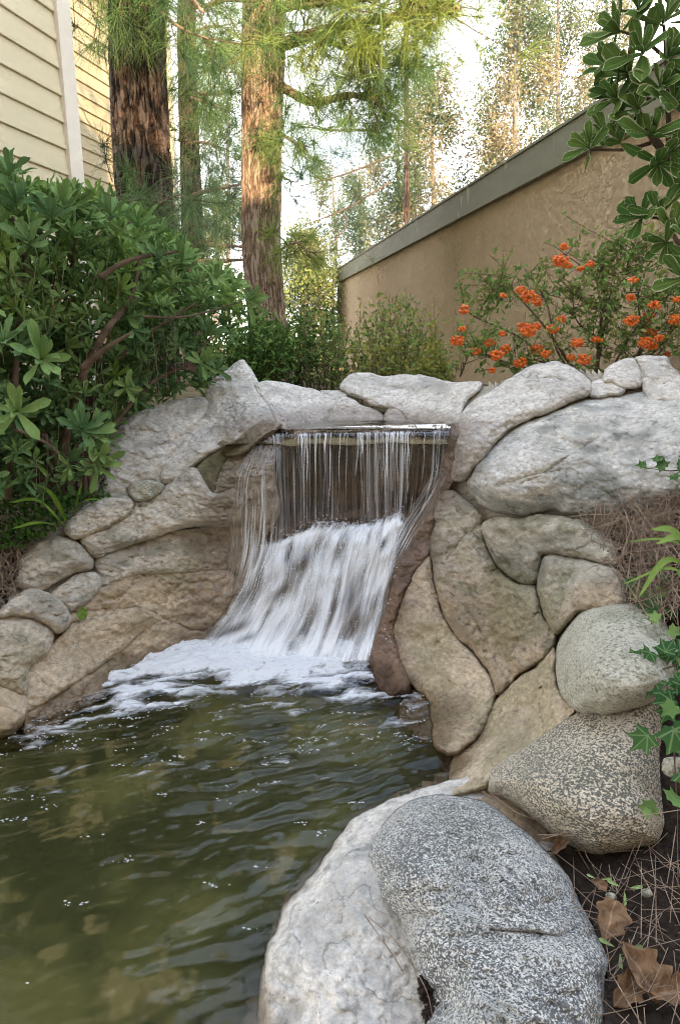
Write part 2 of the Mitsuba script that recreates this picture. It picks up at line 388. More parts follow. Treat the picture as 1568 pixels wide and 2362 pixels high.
CRACKS = [
    [(395, 1049), (340, 1060), (300, 1045)], [(300, 990), (340, 992), (385, 1003), (392, 1030)], [(340, 1040), (400, 1012), (430, 1000)],
    [(305, 1150), (312, 1185), (318, 1225)], [(320, 1160), (330, 1200), (327, 1235)],
    [(336, 1242), (338, 1280), (320, 1322)], [(590, 885), (600, 910), (640, 950), (655, 975)], [(600, 960), (620, 955), (605, 940)],
    [(890, 888), (930, 902), (980, 898), (1010, 880)], [(1055, 905), (1042, 950)],
    [(1010, 1180), (1050, 1175), (1070, 1190)], [(1030, 1290), (1060, 1250), (1075, 1230)], [(1040, 1370), (1080, 1410), (1110, 1460), (1160, 1560)],
    [(1000, 1490), (1030, 1465)], [(1380, 1010), (1300, 1060), (1240, 1100), (1200, 1115)], [(1150, 1120), (1230, 1095), (1290, 1085)],
    [(400, 1330), (440, 1345), (480, 1340)], [(380, 1380), (420, 1345), (430, 1322)], [(360, 1332), (400, 1350), (420, 1348)],
    [(1100, 1020), (1119, 1049)], [(1210, 875), (1270, 870), (1320, 885)], [(1470, 835), (1478, 870), (1480, 890)],
    [(130, 1420), (170, 1412), (240, 1405), (310, 1402)], [(480, 880), (510, 878), (530, 880)],
    [(1130, 2145), (1220, 2150), (1290, 2160), (1330, 2140)],
    [(1130, 1640), (1170, 1640), (1190, 1620)],
]


def outline(poly, step, wob, seed):
    p = np.asarray(poly, float)
    n = len(p)
    q = np.vstack([p[-2:], p, p[:3]])
    out = []
    for i in range(n):
        a, b, c, d = q[i + 1], q[i + 2], q[i + 3], q[i + 4]
        m = max(2, int(np.linalg.norm(c - b) / step))
        t = (np.arange(m) / m)[:, None]
        k = 0.75
        out.append(b * 1 + k * 0.5 * (c - a) * t + (-(3 * b) + 3 * c - k * (c - a) - k * 0.5 * (d - b)) * t ** 2 + (2 * b - 2 * c + k * 0.5 * (c - a) + k * 0.5 * (d - b)) * t ** 3)
    out = np.vstack(out)
    w = np.stack([meshkit.fbm(np.column_stack([out / 22, np.full(len(out), 3.1 + seed)]), 3), meshkit.fbm(np.column_stack([out / 22, np.full(len(out), 93.1 + seed)]), 3)], -1) - 0.5
    return out + w * wob


rock_n = [0]


def rock(name, poly, bsdf, label, cat='rock', group=None, off=0.0, bulge=0.05, edge=0.05, w=45, thick=0.2, rough=1.0, strata=0.0, step=4.5, own=None, wob=8, crack=0.008, lump=1.0, parent=None, facets=0.004, dents=()):
    """A closed stone: its front stands out from the bank by bulge, its rim falls back by edge, its back lies thick metres behind."""
    rock_n[0] += 1
    if cat in ('rock', 'stone'):
        edge, w, bulge = min(edge, 0.03) * 0.45, w * 0.7, bulge * (0.75 if poly[0][0] < 900 else 1.1)
    seed = rock_n[0]
    rng = np.random.default_rng(seed)
    b = outline(poly, step, wob, seed)
    P = Polygon(b).buffer(0)
    if cat in ('rock', 'stone'):
        P = P.buffer(5.5 if P.centroid.x < 640 else 3.0)
    if P.geom_type != 'Polygon':
        P = max(P.geoms, key=lambda g: g.area)
    b = np.array(shapely.segmentize(P.exterior, step * 1.3).coords)[:-1]
    x0, y0, x1, y1 = P.bounds
    gx, gy = np.meshgrid(np.arange(x0, x1, step), np.arange(y0, y1, step * 0.87))
    gx = gx + (np.arange(gx.shape[0]) % 2)[:, None] * step / 2
    q = np.stack([gx.ravel(), gy.ravel()], -1) + rng.uniform(-0.18, 0.18, (gx.size, 2)) * step
    lines = [LineString(c) for c in CRACKS]
    lines = [l for l in lines if l.intersects(P)]
    wig = []
    for l in lines:
        n = max(3, int(l.length / 2.5))
        s = np.array([l.interpolate(t).coords[0] for t in np.linspace(0, l.length, n)])
        s = s + 7 * (np.stack([meshkit.fbm(np.column_stack([s / 17, np.full(n, k)]), 3) for k in (5.5, 8.5)], -1) - 0.5)
        wig.append(s)
        for o in (-2.6, 0, 2.6):
            q = np.vstack([q, s[::1] + [0, o]])
    keep = shapely.contains_xy(P.buffer(-step * 0.45), q[:, 0], q[:, 1])
    q = q[keep]
    tree = cKDTree(b)
    pts = np.vstack([b, q])
    d = tree.query(pts)[0]; d[:len(b)] = 0
    tri = Delaunay(pts + rng.uniform(-1e-4, 1e-4, pts.shape)).simplices
    c = pts[tri].mean(1)
    tri = tri[shapely.contains_xy(P, c[:, 0], c[:, 1])]
    e1, e2 = pts[tri[:, 1]] - pts[tri[:, 0]], pts[tri[:, 2]] - pts[tri[:, 0]]
    flip = (e1[:, 0] * e2[:, 1] - e1[:, 1] * e2[:, 0]) > 0
    tri[flip] = tri[flip][:, ::-1]
    D0 = (depth(pts[:, 0], pts[:, 1]) if own is None else RBFInterpolator(np.array(own)[:, :2] / 1000, np.array(own)[:, 2], kernel='linear' if len(own) < 4 else 'thin_plate_spline')(pts / 1000)) + off
    t = np.clip(d / w, 0, 1)
    h = np.sqrt(np.clip(1 - (1 - t) ** 2, 0, 1))
    W = at(pts[:, 0], pts[:, 1], D0)
    k = rough * np.clip(d / 9, 0.25, 1)
    D = D0 + edge - (edge + bulge) * h
    D = D - lump * k * (0.055 * (meshkit.fbm(W * 3.3 + seed, 3, seed) - 0.5) * 2 + 0.024 * (meshkit.fbm(W * [12, 12, 17] + seed, 4, 7) - 0.5) * 2 + 0.009 * (meshkit.fbm(W * 48, 3, 9) - 0.5) * 2)
    if facets:
        r = 1 - np.abs(2 * meshkit.fbm(W * [9, 9, 12] + seed, 4, 21) - 1)
        D = D + facets * k * np.clip((r - 0.88) / 0.12, 0, 1)
        st = 5 * meshkit.fbm(W * [7, 7, 9] + 3 * seed, 3, 31)
        D = D + 1.2 * facets * k * ((st - np.floor(st)) ** 4)
    for (dx, dy, sx_, sy_, dd_) in dents:
        D = D + dd_ * np.exp(-((pts[:, 0] - dx) / sx_) ** 2 - ((pts[:, 1] - dy) / sy_) ** 2)
    if strata:
        ww = W + 0.05 * (meshkit.fbm(W * 6, 3, 4) - 0.5)[:, None]
        s = meshkit.fbm(ww * [7, 7, 44], 4, 11)
        D = D + strata * k * (np.abs(s - 0.5) * -2 + 0.4 + np.where(s > 0.62, 0.6, 0))
    if wig:
        dc = cKDTree(np.vstack(wig)).query(pts)[0]
        D = D + crack * np.exp(-(dc / 2.4) ** 2) + crack * 0.4 * np.exp(-(dc / 7) ** 2)
    front = at(pts[:, 0], pts[:, 1], D)
    # the back: the same outline, drawn in a little towards its centre and set back
    cen = pts.mean(0)
    pb = cen + (pts - cen) * (1 - 0.12 * h[:, None])
    back = at(pb[:, 0], pb[:, 1], D0 + edge + thick * h ** 0.7 + 0.002)
    nb = len(b)
    back[:nb] = front[:nb]
    V = np.vstack([front, back])
    tb = tri + len(pts)
    tb = np.where(tb < len(pts) + nb, tb - len(pts), tb)
    F_ = np.vstack([tri, tb[:, ::-1]])
    used = np.unique(F_)
    re = np.full(len(V), -1); re[used] = np.arange(len(used))
    return put(name, (V[used], re[F_]), bsdf, True, label=label, cat=cat, group=group, parent=parent)


# ------------------------------------------------------------------ the setting: ground, pool beds, bank
g = np.linspace(-1, 1, 121)
X, Y = np.meshgrid(120 * np.sign(g) * np.abs(g) ** 2.6, 3.75 + 140 * np.linspace(0, 1, 121) ** 2.4)
Z = 0.93 + 0.06 * (meshkit.fbm(np.stack([X, Y, X * 0], -1) * 0.8, 3) - 0.5)
put('ground', (np.stack([X, Y, Z], -1).reshape(-1, 3), grid_faces(121, 121)[:, ::-1]), 'm_ground', True, kind='structure', label='bare earth behind the rock basin strewn with needles')

n1, n2 = 90, 90
X, Y = np.meshgrid(np.linspace(-3.2, 2.2, n1), np.linspace(-0.6, 3.4, n2))
reflection_hollow = np.exp(-(((X - 0.02) * 1.35 + (Y - 1.25) * -0.75) / 0.26) ** 2 - (((Y - 1.25) * 1.0 + (X) * 0.75) / 0.75) ** 2)  # made-up hollow that carries the painted dark reflection
Z = -0.26 - 0.42 * reflection_hollow + 0.10 * (meshkit.fbm(np.stack([X, Y, X * 0], -1) * 3, 4) - 0.5) + 0.12 * np.clip((Y - 1.9) / 0.6, 0, 1)
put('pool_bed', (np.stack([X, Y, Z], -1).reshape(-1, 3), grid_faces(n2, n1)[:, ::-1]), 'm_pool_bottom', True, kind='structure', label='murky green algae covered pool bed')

pool_px = Polygon([(-300, 1700), (40, 1680), (120, 1650), (300, 1560), (440, 1500), (640, 1490), (860, 1540), (900, 1590), (980, 1650), (1010, 1720), (1035, 1790), (900, 1860), (820, 1920), (740, 2040), (665, 2140), (635, 2250), (610, 2600), (-300, 2600)])
xs, ys = np.arange(-260, 1860, 14), np.arange(836, 2560, 14)
PX, PY = np.meshgrid(xs, ys)
D = depth(PX, PY) + 0.05
low_left = (PX < 250) & (PY < 1250)
V = at(PX, PY, np.clip(D, 0.6, 4.0)).reshape(-1, 3)
V[:, 2] += 0.02 * (meshkit.fbm(V * 12, 3) - 0.5)
fc = grid_faces(len(ys), len(xs))
cc = np.stack([PX.ravel(), PY.ravel()], -1)[fc].mean(1)
sky_line = np.interp(cc[:, 0], [-260, 250, 300, 480, 560, 700, 800, 1050, 1280, 1500, 1860], [950, 960, 960, 930, 880, 905, 905, 900, 860, 850, 900])
okf = ~shapely.contains_xy(pool_px.buffer(-10), cc[:, 0], cc[:, 1]) & (cc[:, 1] > sky_line)
lip = Polygon([(600, 900), (1070, 900), (1060, 1010), (600, 1010)])
okf &= ~shapely.contains_xy(lip, cc[:, 0], cc[:, 1])
okf &= ~shapely.contains_xy(Polygon([(622, 990), (1040, 985), (1030, 1100), (985, 1200), (920, 1260), (880, 1400), (850, 1620), (450, 1620), (480, 1480), (570, 1370), (600, 1250), (630, 1180)]), cc[:, 0], cc[:, 1])
put('bank', (V, fc[okf]), 'm_mortar', True, kind='structure', label='dark earth bank that carries the stones')

X, Y = np.meshgrid(np.linspace(-0.55, 0.75, 60), np.linspace(3.02, 3.85, 40))
Z = 0.875 + 0.03 * (meshkit.fbm(np.stack([X, Y, X * 0], -1) * 9, 3) - 0.5)
put('upper_pool_bed', (np.stack([X, Y, Z], -1).reshape(-1, 3), grid_faces(40, 60)[:, ::-1]), 'm_upper_bottom', True, kind='structure', label='brown bed of the small upper basin')
X, Y = np.meshgrid(np.linspace(-0.6, 0.8, 120), np.linspace(3.085, 3.8, 70))
Z = 0.937 + 0.006 * (meshkit.fbm(np.stack([X * 4, Y * 14, X * 0], -1), 3) - 0.5)
put('upper_pool_water', (np.stack([X, Y, Z], -1).reshape(-1, 3), grid_faces(70, 120)[:, ::-1]), 'm_water', True, kind='structure', label='still water of the upper basin behind the lip')

# the lower pool's surface
n1, n2 = 420, 320
X, Y = np.meshgrid(np.linspace(-2.6, 1.5, n1), np.linspace(0.2, 3.05, n2))


def ripple(X, Y):
    P = np.stack([X, Y, X * 0], -1)
    wp = P + 0.12 * np.stack([meshkit.fbm(P * 3, 3, 2), meshkit.fbm(P * 3, 3, 5), X * 0], -1)
    rot = np.stack([wp[..., 0] * 0.93 + wp[..., 1] * 0.36, wp[..., 1] * 0.93 - wp[..., 0] * 0.36, X * 0], -1)
    near = np.clip((Y - 0.9) / 1.4, 0.25, 1)
    a = meshkit.fbm(rot * [5, 19, 1], 3, 1) - 0.5
    b_ = meshkit.fbm(rot * [17, 46, 1], 2, 3) - 0.5
    r = 1 - np.abs(2 * meshkit.fbm(rot * [5, 9, 1], 3, 8) - 1)
    return near * (0.030 * a + 0.011 * b_ + 0.012 * np.clip(r - 0.8, 0, 1) * 5 * 0.3)


put('pool_water', (np.stack([X, Y, ripple(X, Y)], -1).reshape(-1, 3), grid_faces(n2, n1)[:, ::-1]), 'm_water', True, kind='structure', label='rippled olive green water of the lower pool')

# ------------------------------------------------------------------ rocks, left bank
R_ = rock
R_('rock', [(477, 904), (500, 876), (530, 854), (555, 836), (570, 844), (592, 884), (597, 905), (622, 940), (650, 977), (617, 976), (590, 984), (555, 1009), (515, 1031), (480, 1046), (440, 1074), (405, 1106), (375, 1114), (372, 1089), (395, 1049), (430, 1004), (470, 954), (480, 939)], 'm_rock_pale', 'pale grey rock with a sharp pointed peak at the left end of the waterfall rim', w=40, bulge=0.05)
R_('rock', [(477, 920), (440, 923), (390, 932), (345, 943), (305, 964), (270, 994), (250, 1029), (255, 1069), (248, 1109), (246, 1148), (295, 1146), (305, 1127), (340, 1114), (370, 1114), (372, 1089), (395, 1049), (430, 1004), (470, 954)], 'm_rock_pale', 'broad smooth grey slab rising beside the glossy bush, left of the peaked rock', w=80, bulge=0.06)
R_('stone', [(300, 1132), (315, 1118), (335, 1112), (360, 1115), (376, 1122), (365, 1138), (340, 1150), (312, 1150)], 'm_rock_round', 'small oval stone lying at the foot of the broad grey slab', cat='stone', w=22, bulge=0.06, edge=0.0, off=-0.03, thick=0.1)
R_('rock', [(152, 1223), (160, 1203), (185, 1178), (220, 1158), (260, 1149), (300, 1149), (305, 1168), (295, 1188), (260, 1208), (225, 1223), (190, 1238), (170, 1240)], 'm_rock_left', 'long speckled stone behind the green blades on the left bank', w=32, bulge=0.05, off=-0.01)
R_('rock', [(305, 1150), (340, 1152), (375, 1128), (405, 1108), (440, 1080), (455, 1087), (472, 1115), (492, 1142), (540, 1130), (560, 1150), (560, 1200), (535, 1212), (490, 1208), (440, 1212), (395, 1222), (340, 1240), (270, 1265), (225, 1285), (190, 1245), (230, 1225), (265, 1210), (297, 1190), (308, 1168)], 'm_rock_left', 'long cracked ledge rock running from the oval stone to the wet chute', w=30, strata=0.006, bulge=0.06, facets=0.006)
R_('rock', [(455, 1087), (480, 1060), (520, 1033), (518, 1060), (502, 1092), (494, 1142), (472, 1113)], 'm_rock_moss', 'mossy green wedge of rock under the peaked rock', w=20, bulge=0.03)
R_('rock', [(513, 1038), (560, 1008), (590, 985), (620, 977), (648, 980), (612, 1002), (570, 1035), (535, 1052)], 'm_rock_moss', 'thin mossy rock lip sloping down beside the top of the falls', w=16, bulge=0.05, off=-0.03)
R_('rock', [(32, 1343), (35, 1303), (55, 1273), (90, 1248), (125, 1235), (165, 1240), (195, 1258), (215, 1283), (220, 1303), (210, 1318), (165, 1328), (120, 1353), (90, 1368), (55, 1363)], 'm_rock_left', 'rounded dark mottled boulder on the left bank below the long speckled stone', cat='boulder', w=55, bulge=0.075, edge=0.03, off=0.0)
R_('stone', [(122, 1373), (150, 1348), (185, 1328), (220, 1323), (230, 1343), (220, 1368), (195, 1393), (165, 1408), (145, 1393)], 'm_rock_left', 'small wedge stone tucked under the dark mottled boulder', cat='stone', w=30, bulge=0.05)
R_('rock', [(-5, 1420), (30, 1383), (70, 1362), (100, 1368), (135, 1383), (157, 1408), (160, 1438), (135, 1458), (115, 1443), (75, 1423), (30, 1418)], 'm_rock_left', 'low humped stone with a red brown tip beside the single fallen leaf', w=32, bulge=0.08)
R_('rock', [(-40, 1423), (30, 1420), (75, 1425), (113, 1446), (120, 1463), (110, 1503), (65, 1543), (58, 1603), (0, 1580), (-40, 1570)], 'm_rock_left', 'grey green lichened rock at the left edge above the water', w=40, bulge=0.06)
R_('rock', [(-60, 1573), (0, 1583), (57, 1606), (62, 1640), (45, 1675), (10, 1698), (-60, 1720)], 'm_rock_tan', 'pale tan rock standing in the water at the far left edge', w=30, bulge=0.05, thick=0.3)
R_('rock', [(66, 1546), (110, 1506), (155, 1456), (170, 1440), (240, 1423), (310, 1406), (340, 1412), (368, 1430), (330, 1458), (280, 1498), (240, 1528), (200, 1558), (150, 1590), (120, 1608), (66, 1640), (60, 1600)], 'm_rock_tan', 'long smooth tan slab above the diagonal crack on the left shore', w=26, bulge=0.03, edge=0.03)
R_('rock', [(372, 1433), (425, 1448), (475, 1460), (480, 1510), (400, 1545), (300, 1590), (180, 1650), (100, 1700), (60, 1690), (66, 1640), (125, 1612), (205, 1560), (245, 1530), (285, 1500), (335, 1460)], 'm_rock_tan', 'low tan slab below the diagonal crack, dipping into the foam', w=22, bulge=0.02, edge=0.025, thick=0.25)
R_('rock', [(228, 1285), (280, 1260), (340, 1242), (420, 1226), (500, 1213), (535, 1220), (537, 1270), (530, 1320), (440, 1322), (320, 1325), (235, 1352), (225, 1320)], 'm_rock_left', 'cracked buff rock face directly under the overhanging ledge rock', w=24, bulge=0.02, edge=0.04, off=0.02, facets=0.006)
R_('rock', [(230, 1360), (320, 1328), (440, 1325), (528, 1321), (538, 1363), (513, 1410), (472, 1455), (425, 1443), (370, 1426), (310, 1404), (240, 1421), (168, 1440), (160, 1410), (195, 1395), (225, 1370)], 'm_rock_tan', 'wrinkled reddish tan rock face left of the white cascade', w=24, bulge=0.02, edge=0.03, strata=0.008, facets=0.008)
R_('rock', [(530, 1055), (575, 1035), (615, 1002), (632, 1010), (630, 1100), (640, 1180), (605, 1240), (585, 1300), (560, 1370), (515, 1450), (475, 1480), (465, 1462), (510, 1410), (533, 1365), (527, 1300), (532, 1215), (557, 1200), (557, 1150), (538, 1130), (492, 1142), (503, 1090), (518, 1060)], 'm_rock_left', 'dark wet rock face down the left side of the falls', w=26, bulge=0.03, strata=0.02, off=0.02, thick=0.25)
fall_own = [(600, 1000, 3.2), (1060, 985, 3.2), (1050, 1100, 3.14), (600, 1250, 3.06), (960, 1260, 3.05), (800, 1100, 3.22), (800, 1230, 3.12)]
R_('rock', [(605, 1000), (830, 994), (1062, 986), (1062, 1100), (1025, 1200), (970, 1280), (760, 1270), (590, 1290), (610, 1100)], 'm_rock_fall', 'rust brown rock wall behind the curtain of falling water', w=25, bulge=0.04, own=fall_own, strata=0.05, rough=2.6, thick=0.12)
bed_own = [(590, 1250, 3.08), (930, 1210, 3.04), (905, 1380, 2.86), (860, 1570, 2.62), (450, 1560, 2.78), (540, 1400, 2.95), (700, 1400, 2.93), (700, 1550, 2.74)]
R_('rock', [(575, 1250), (760, 1240), (935, 1205), (945, 1300), (905, 1400), (880, 1600), (650, 1620), (440, 1580), (455, 1470), (550, 1370)], 'm_rock_fall', 'black brown stepped rock under the white cascade', w=25, bulge=0.0, own=bed_own, rough=1.8, thick=0.15)
R_('rock', [(590, 884), (640, 880), (690, 892), (735, 905), (750, 930), (757, 985), (650, 988), (622, 940), (597, 905)], 'm_rock_pale', 'low pale rim rock just right of the pointed peak', w=32, bulge=0.05)
R_('stone', [(735, 904), (785, 902), (800, 912), (778, 930), (758, 952), (748, 930)], 'm_rock_pale', 'small triangular stone set in the middle of the back rim', cat='stone', w=16, bulge=0.03, off=0.03)
R_('rock', [(757, 985), (762, 948), (790, 915), (830, 935), (870, 950), (890, 985)], 'm_rock_pale', 'cream rim stone below the triangular stone at the water edge', w=20, bulge=0.03)
R_('rock', [(785, 895), (790, 880), (815, 862), (850, 862), (890, 870), (940, 865), (990, 870), (1050, 885), (1110, 885), (1080, 920), (1062, 955), (1055, 980), (950, 982), (920, 950), (870, 938), (825, 915), (800, 905)], 'm_rock_pale', 'long pale rock along the back of the upper basin', w=40, bulge=0.06)
R_('stone', [(885, 962), (900, 942), (930, 950), (960, 985), (885, 985)], 'm_rock_pale', 'little stone wedged under the long pale back rock', cat='stone', w=14, bulge=0.03, off=-0.02)
# right bank
R_('rock', [(1059, 969), (1074, 944), (1104, 919), (1154, 889), (1194, 862), (1234, 842), (1284, 836), (1324, 849), (1354, 872), (1364, 884), (1359, 909), (1314, 927), (1264, 949), (1209, 969), (1174, 989), (1134, 1024), (1119, 1049), (1079, 1094), (1064, 1109), (1039, 1104), (1046, 1050), (1052, 1010)], 'm_rock_pale', 'domed pale rock right of the lip with a tail running down beside the falls', w=50, bulge=0.08)
R_('stone', [(1360, 890), (1375, 880), (1410, 882), (1440, 895), (1430, 908), (1380, 916), (1360, 912)], 'm_rock_pale', 'small flat stone between the domed rock and the split rock', cat='stone', w=16, bulge=0.04)
R_('rock', [(1390, 880), (1395, 855), (1425, 835), (1460, 828), (1476, 850), (1480, 887), (1440, 897), (1410, 884)], 'm_rock_pale', 'left half of the split pale rock under the berry bush', w=28, bulge=0.06)
R_('rock', [(1465, 828), (1500, 823), (1535, 825), (1550, 850), (1568, 870), (1610, 900), (1580, 935), (1500, 930), (1482, 890), (1477, 850)], 'm_rock_pale', 'right half of the split pale rock under the berry bush', w=35, bulge=0.08)
R_('boulder', [(1072, 1114), (1079, 1095), (1094, 1064), (1129, 1034), (1174, 994), (1209, 972), (1264, 952), (1314, 930), (1374, 914), (1434, 909), (1494, 899), (1568, 904), (1640, 930), (1670, 1050), (1640, 1160), (1568, 1175), (1484, 1188), (1424, 1196), (1374, 1192), (1309, 1187), (1274, 1179), (1224, 1192), (1184, 1189), (1134, 1179), (1104, 1164), (1079, 1134)], 'm_rock_big', 'huge blue grey boulder filling the right bank above the needle litter', cat='boulder', w=130, bulge=0.16, edge=0.07, thick=0.35)
R_('rock', [(1109, 1218), (1124, 1198), (1164, 1194), (1199, 1196), (1244, 1188), (1304, 1193), (1349, 1205), (1394, 1238), (1424, 1268), (1420, 1306), (1334, 1288), (1254, 1280), (1242, 1318), (1232, 1345), (1199, 1342), (1164, 1322), (1134, 1285), (1119, 1253)], 'm_rock_right', 'grey slab directly under the huge blue grey boulder', w=40, bulge=0.06)
R_('rock', [(992, 1203), (1004, 1158), (1029, 1130), (1054, 1138), (1084, 1163), (1112, 1188), (1110, 1213), (1127, 1278), (1162, 1327), (1199, 1347), (1231, 1350), (1239, 1383), (1249, 1418), (1279, 1458), (1276, 1488), (1234, 1533), (1199, 1553), (1169, 1583), (1144, 1603), (1129, 1553), (1094, 1508), (1054, 1468), (1019, 1408), (999, 1323), (992, 1263)], 'm_rock_right', 'tall greenish grey rock face right of the falls, cracked and mossy', w=40, bulge=0.07, facets=0.008)
R_('rock', [(1254, 1285), (1279, 1280), (1334, 1288), (1384, 1300), (1424, 1318), (1444, 1353), (1440, 1400), (1384, 1405), (1334, 1412), (1314, 1432), (1294, 1455), (1280, 1460), (1254, 1423), (1241, 1373), (1236, 1343), (1244, 1313)], 'm_rock_right', 'blocky flat topped rock behind the round grey boulder', w=36, bulge=0.08)
R_('rock', [(989, 1275), (997, 1330), (1017, 1408), (1052, 1470), (1092, 1512), (1127, 1557), (1142, 1605), (1110, 1685), (1070, 1730), (1034, 1745), (1000, 1720), (993, 1640), (982, 1606), (949, 1580), (924, 1540), (912, 1485), (907, 1448), (927, 1383), (957, 1318)], 'm_rock_tan', 'tall tan tongue of rock dipping into the pool right of the cascade', w=34, bulge=0.05, thick=0.25)
R_('rock', [(1003, 1170), (993, 1270), (961, 1315), (926, 1380), (909, 1448), (913, 1488), (946, 1577), (940, 1600), (899, 1610), (870, 1590), (854, 1533), (867, 1468), (900, 1383), (905, 1313), (925, 1253), (957, 1208)], 'm_rock_wet', 'dark red brown wet rock along the right side of the cascade', w=26, bulge=0.04, thick=0.3, strata=0.01)
R_('rock', [(1040, 985), (1062, 985), (1050, 1060), (1045, 1112), (1025, 1150), (1000, 1195), (965, 1215), (990, 1150), (1015, 1090)], 'm_rock_wet', 'narrow wet rock down the right end of the water curtain', w=18, bulge=0.03, off=0.0)
R_('rock', [(944, 1584), (985, 1608), (997, 1650), (1005, 1710), (960, 1720), (915, 1660)], 'm_rock_tan', 'amber stone showing under the water at the foot of the tan tongue', w=24, bulge=0.02, off=0.06, thick=0.2)
R_('rock', [(1276, 1492), (1279, 1553), (1289, 1603), (1324, 1637), (1290, 1680), (1219, 1730), (1144, 1790), (1120, 1815), (1050, 1835), (1035, 1800), (1040, 1755), (1064, 1722), (1104, 1686), (1146, 1614), (1199, 1560), (1236, 1540)], 'm_rock_tan', 'sloping brown slab between the tan tongue and the speckled granite boulder', w=30, bulge=0.03, thick=0.25)
R_('boulder', [(1279, 1548), (1284, 1483), (1314, 1433), (1344, 1403), (1384, 1390), (1434, 1386), (1484, 1398), (1524, 1418), (1549, 1463), (1570, 1520), (1560, 1590), (1500, 1625), (1420, 1650), (1374, 1650), (1326, 1640), (1292, 1604)], 'm_rock_round', 'smooth round grey green boulder beside the ivy', cat='boulder', w=125, bulge=0.22, edge=0.03, thick=0.25, rough=0.7, wob=3)
R_('boulder', [(1324, 1638), (1364, 1618), (1414, 1598), (1459, 1586), (1509, 1590), (1535, 1613), (1541, 1697), (1536, 1822), (1536, 1907), (1514, 1947), (1459, 1962), (1384, 1974), (1334, 1964), (1284, 1934), (1234, 1894), (1174, 1849), (1124, 1829), (1110, 1794), (1144, 1762), (1209, 1723), (1259, 1688)], 'm_granite_tan', 'coarse black and tan speckled granite boulder', cat='boulder', w=130, bulge=0.16, edge=0.03, thick=0.25, rough=0.6, wob=3,
   own=[(1324, 1638, 1.82), (1500, 1590, 1.8), (1110, 1794, 1.74), (1540, 1800, 1.55), (1520, 1950, 1.38), (1330, 1964, 1.4), (1174, 1849, 1.56), (1350, 1790, 1.58)])
pale_own = [(1114, 1792, 1.76), (974, 1822, 1.68), (849, 1872, 1.6), (770, 1947, 1.5), (700, 2042, 1.38), (640, 2140, 1.27), (600, 2300, 1.12), (570, 2430, 1.03), (960, 2430, 0.98), (1000, 2200, 1.2), (1000, 1950, 1.46), (1200, 1860, 1.6), (820, 2150, 1.2), (830, 2000, 1.38)]
R_('rock', [(1140, 1790), (1114, 1787), (1044, 1800), (974, 1822), (909, 1842), (849, 1872), (809, 1897), (770, 1947), (740, 1997), (700, 2042), (655, 2092), (640, 2140), (615, 2190), (605, 2260), (590, 2362), (570, 2450), (1150, 2450), (1290, 2200), (1330, 2010), (1270, 1930), (1200, 1870), (1150, 1825)], 'm_rock_pale', 'pale whitish rock collar along the near shore around the grey granite boulder', w=55, bulge=0.03, edge=0.04, own=pale_own, thick=0.3, lump=0.8, facets=0.0015)
grey_own = [(839, 1997, 1.38), (914, 1867, 1.52), (1064, 1837, 1.56), (1224, 1927, 1.43), (1339, 2082, 1.25), (1404, 2217, 1.08), (1390, 2450, 0.9), (1000, 2450, 0.9), (939, 2197, 1.14), (1100, 2080, 1.26)]
R_('boulder', [(839, 1997), (850, 1950), (874, 1912), (914, 1867), (959, 1842), (1009, 1832), (1064, 1837), (1124, 1852), (1179, 1892), (1224, 1927), (1274, 1977), (1314, 2027), (1339, 2082), (1374, 2147), (1404, 2217), (1396, 2262), (1397, 2362), (1390, 2460), (1000, 2460), (975, 2300), (959, 2247), (939, 2197), (919, 2137), (864, 2097), (844, 2067)], 'm_granite_grey', 'large salt and pepper grey granite boulder in the near foreground', cat='boulder', w=150, bulge=0.13, edge=0.02, thick=0.25, rough=0.9, own=grey_own, wob=3, lump=1.3, crack=0.008, facets=0.004, dents=[(960, 2030, 80, 100, -0.035), (1085, 1995, 38, 75, 0.035), (1065, 2085, 55, 28, 0.028), (1200, 1990, 90, 90, -0.02), (1200, 2162, 170, 13, 0.016), (1150, 2260, 170, 60, -0.025), (1290, 2100, 60, 60, 0.02), (1010, 2300, 60, 60, 0.03), (900, 1950, 40, 60, 0.012)])

# ------------------------------------------------------------------ falling water
def patch(rows, nu, nv):
    """A sheet through rows of (px, py, D), the first row at the top; returns points (nv, nu, 3)."""
    rr = np.stack([catmull(r, nu) for r in rows])
    out = np.stack([catmull(rr[:, i], nv) for i in range(nu)], 1)
    return at(out[..., 0], out[..., 1], out[..., 2])


def sheet(name, rows, nu, nv, bsdf, disp, **kw):
    P = patch(rows, nu, nv)
    u, v = np.meshgrid(np.linspace(0, 1, nu), np.linspace(0, 1, nv))
    P = P + disp(u, v)[..., None] * np.array([0.0, -0.9, 0.25])
    return put(name, (P.reshape(-1, 3), grid_faces(nv, nu)), bsdf, True, uv=np.stack([u.ravel(), v.ravel()], -1), **kw)


def curtain_w(p, n, uv):
    u = uv.x + 0.010 * (nz(uv.x * 9, uv.y * 2.5, 1) - 0.5)
    a = fb(u * 75, uv.y * 1.3, 2, 3)
    b = fb(u * 14, uv.y * 0.8, 7, 2)
    s = smoothstep(0.57, 0.80, a * 0.68 + b * 0.38)
    fine = smoothstep(0.6, 0.8, nz(u * 190, uv.y * 2.0, 3)) * smoothstep(0.35, 0.6, b)
    return dr.clip(0.02 + (0.65 + 0.5 * smoothstep(0.6, 0.35, uv.y)) * s + 0.12 * fine, 0, 0.85) * smoothstep(0.22, 0.34, uv.y) * (0.35 + 0.65 * smoothstep(0.42, 0.66, nz(u * 11 + 3, uv.y * 1.2, 9))) * (1 - 0.4 * smoothstep(0.45, 1.0, uv.y))  # whiter near the lip: highlights painted into the streak weight


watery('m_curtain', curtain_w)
falls = thing('waterfall', 'clear streaked water curtain over the lip breaking into a white foaming cascade', 'waterfall')


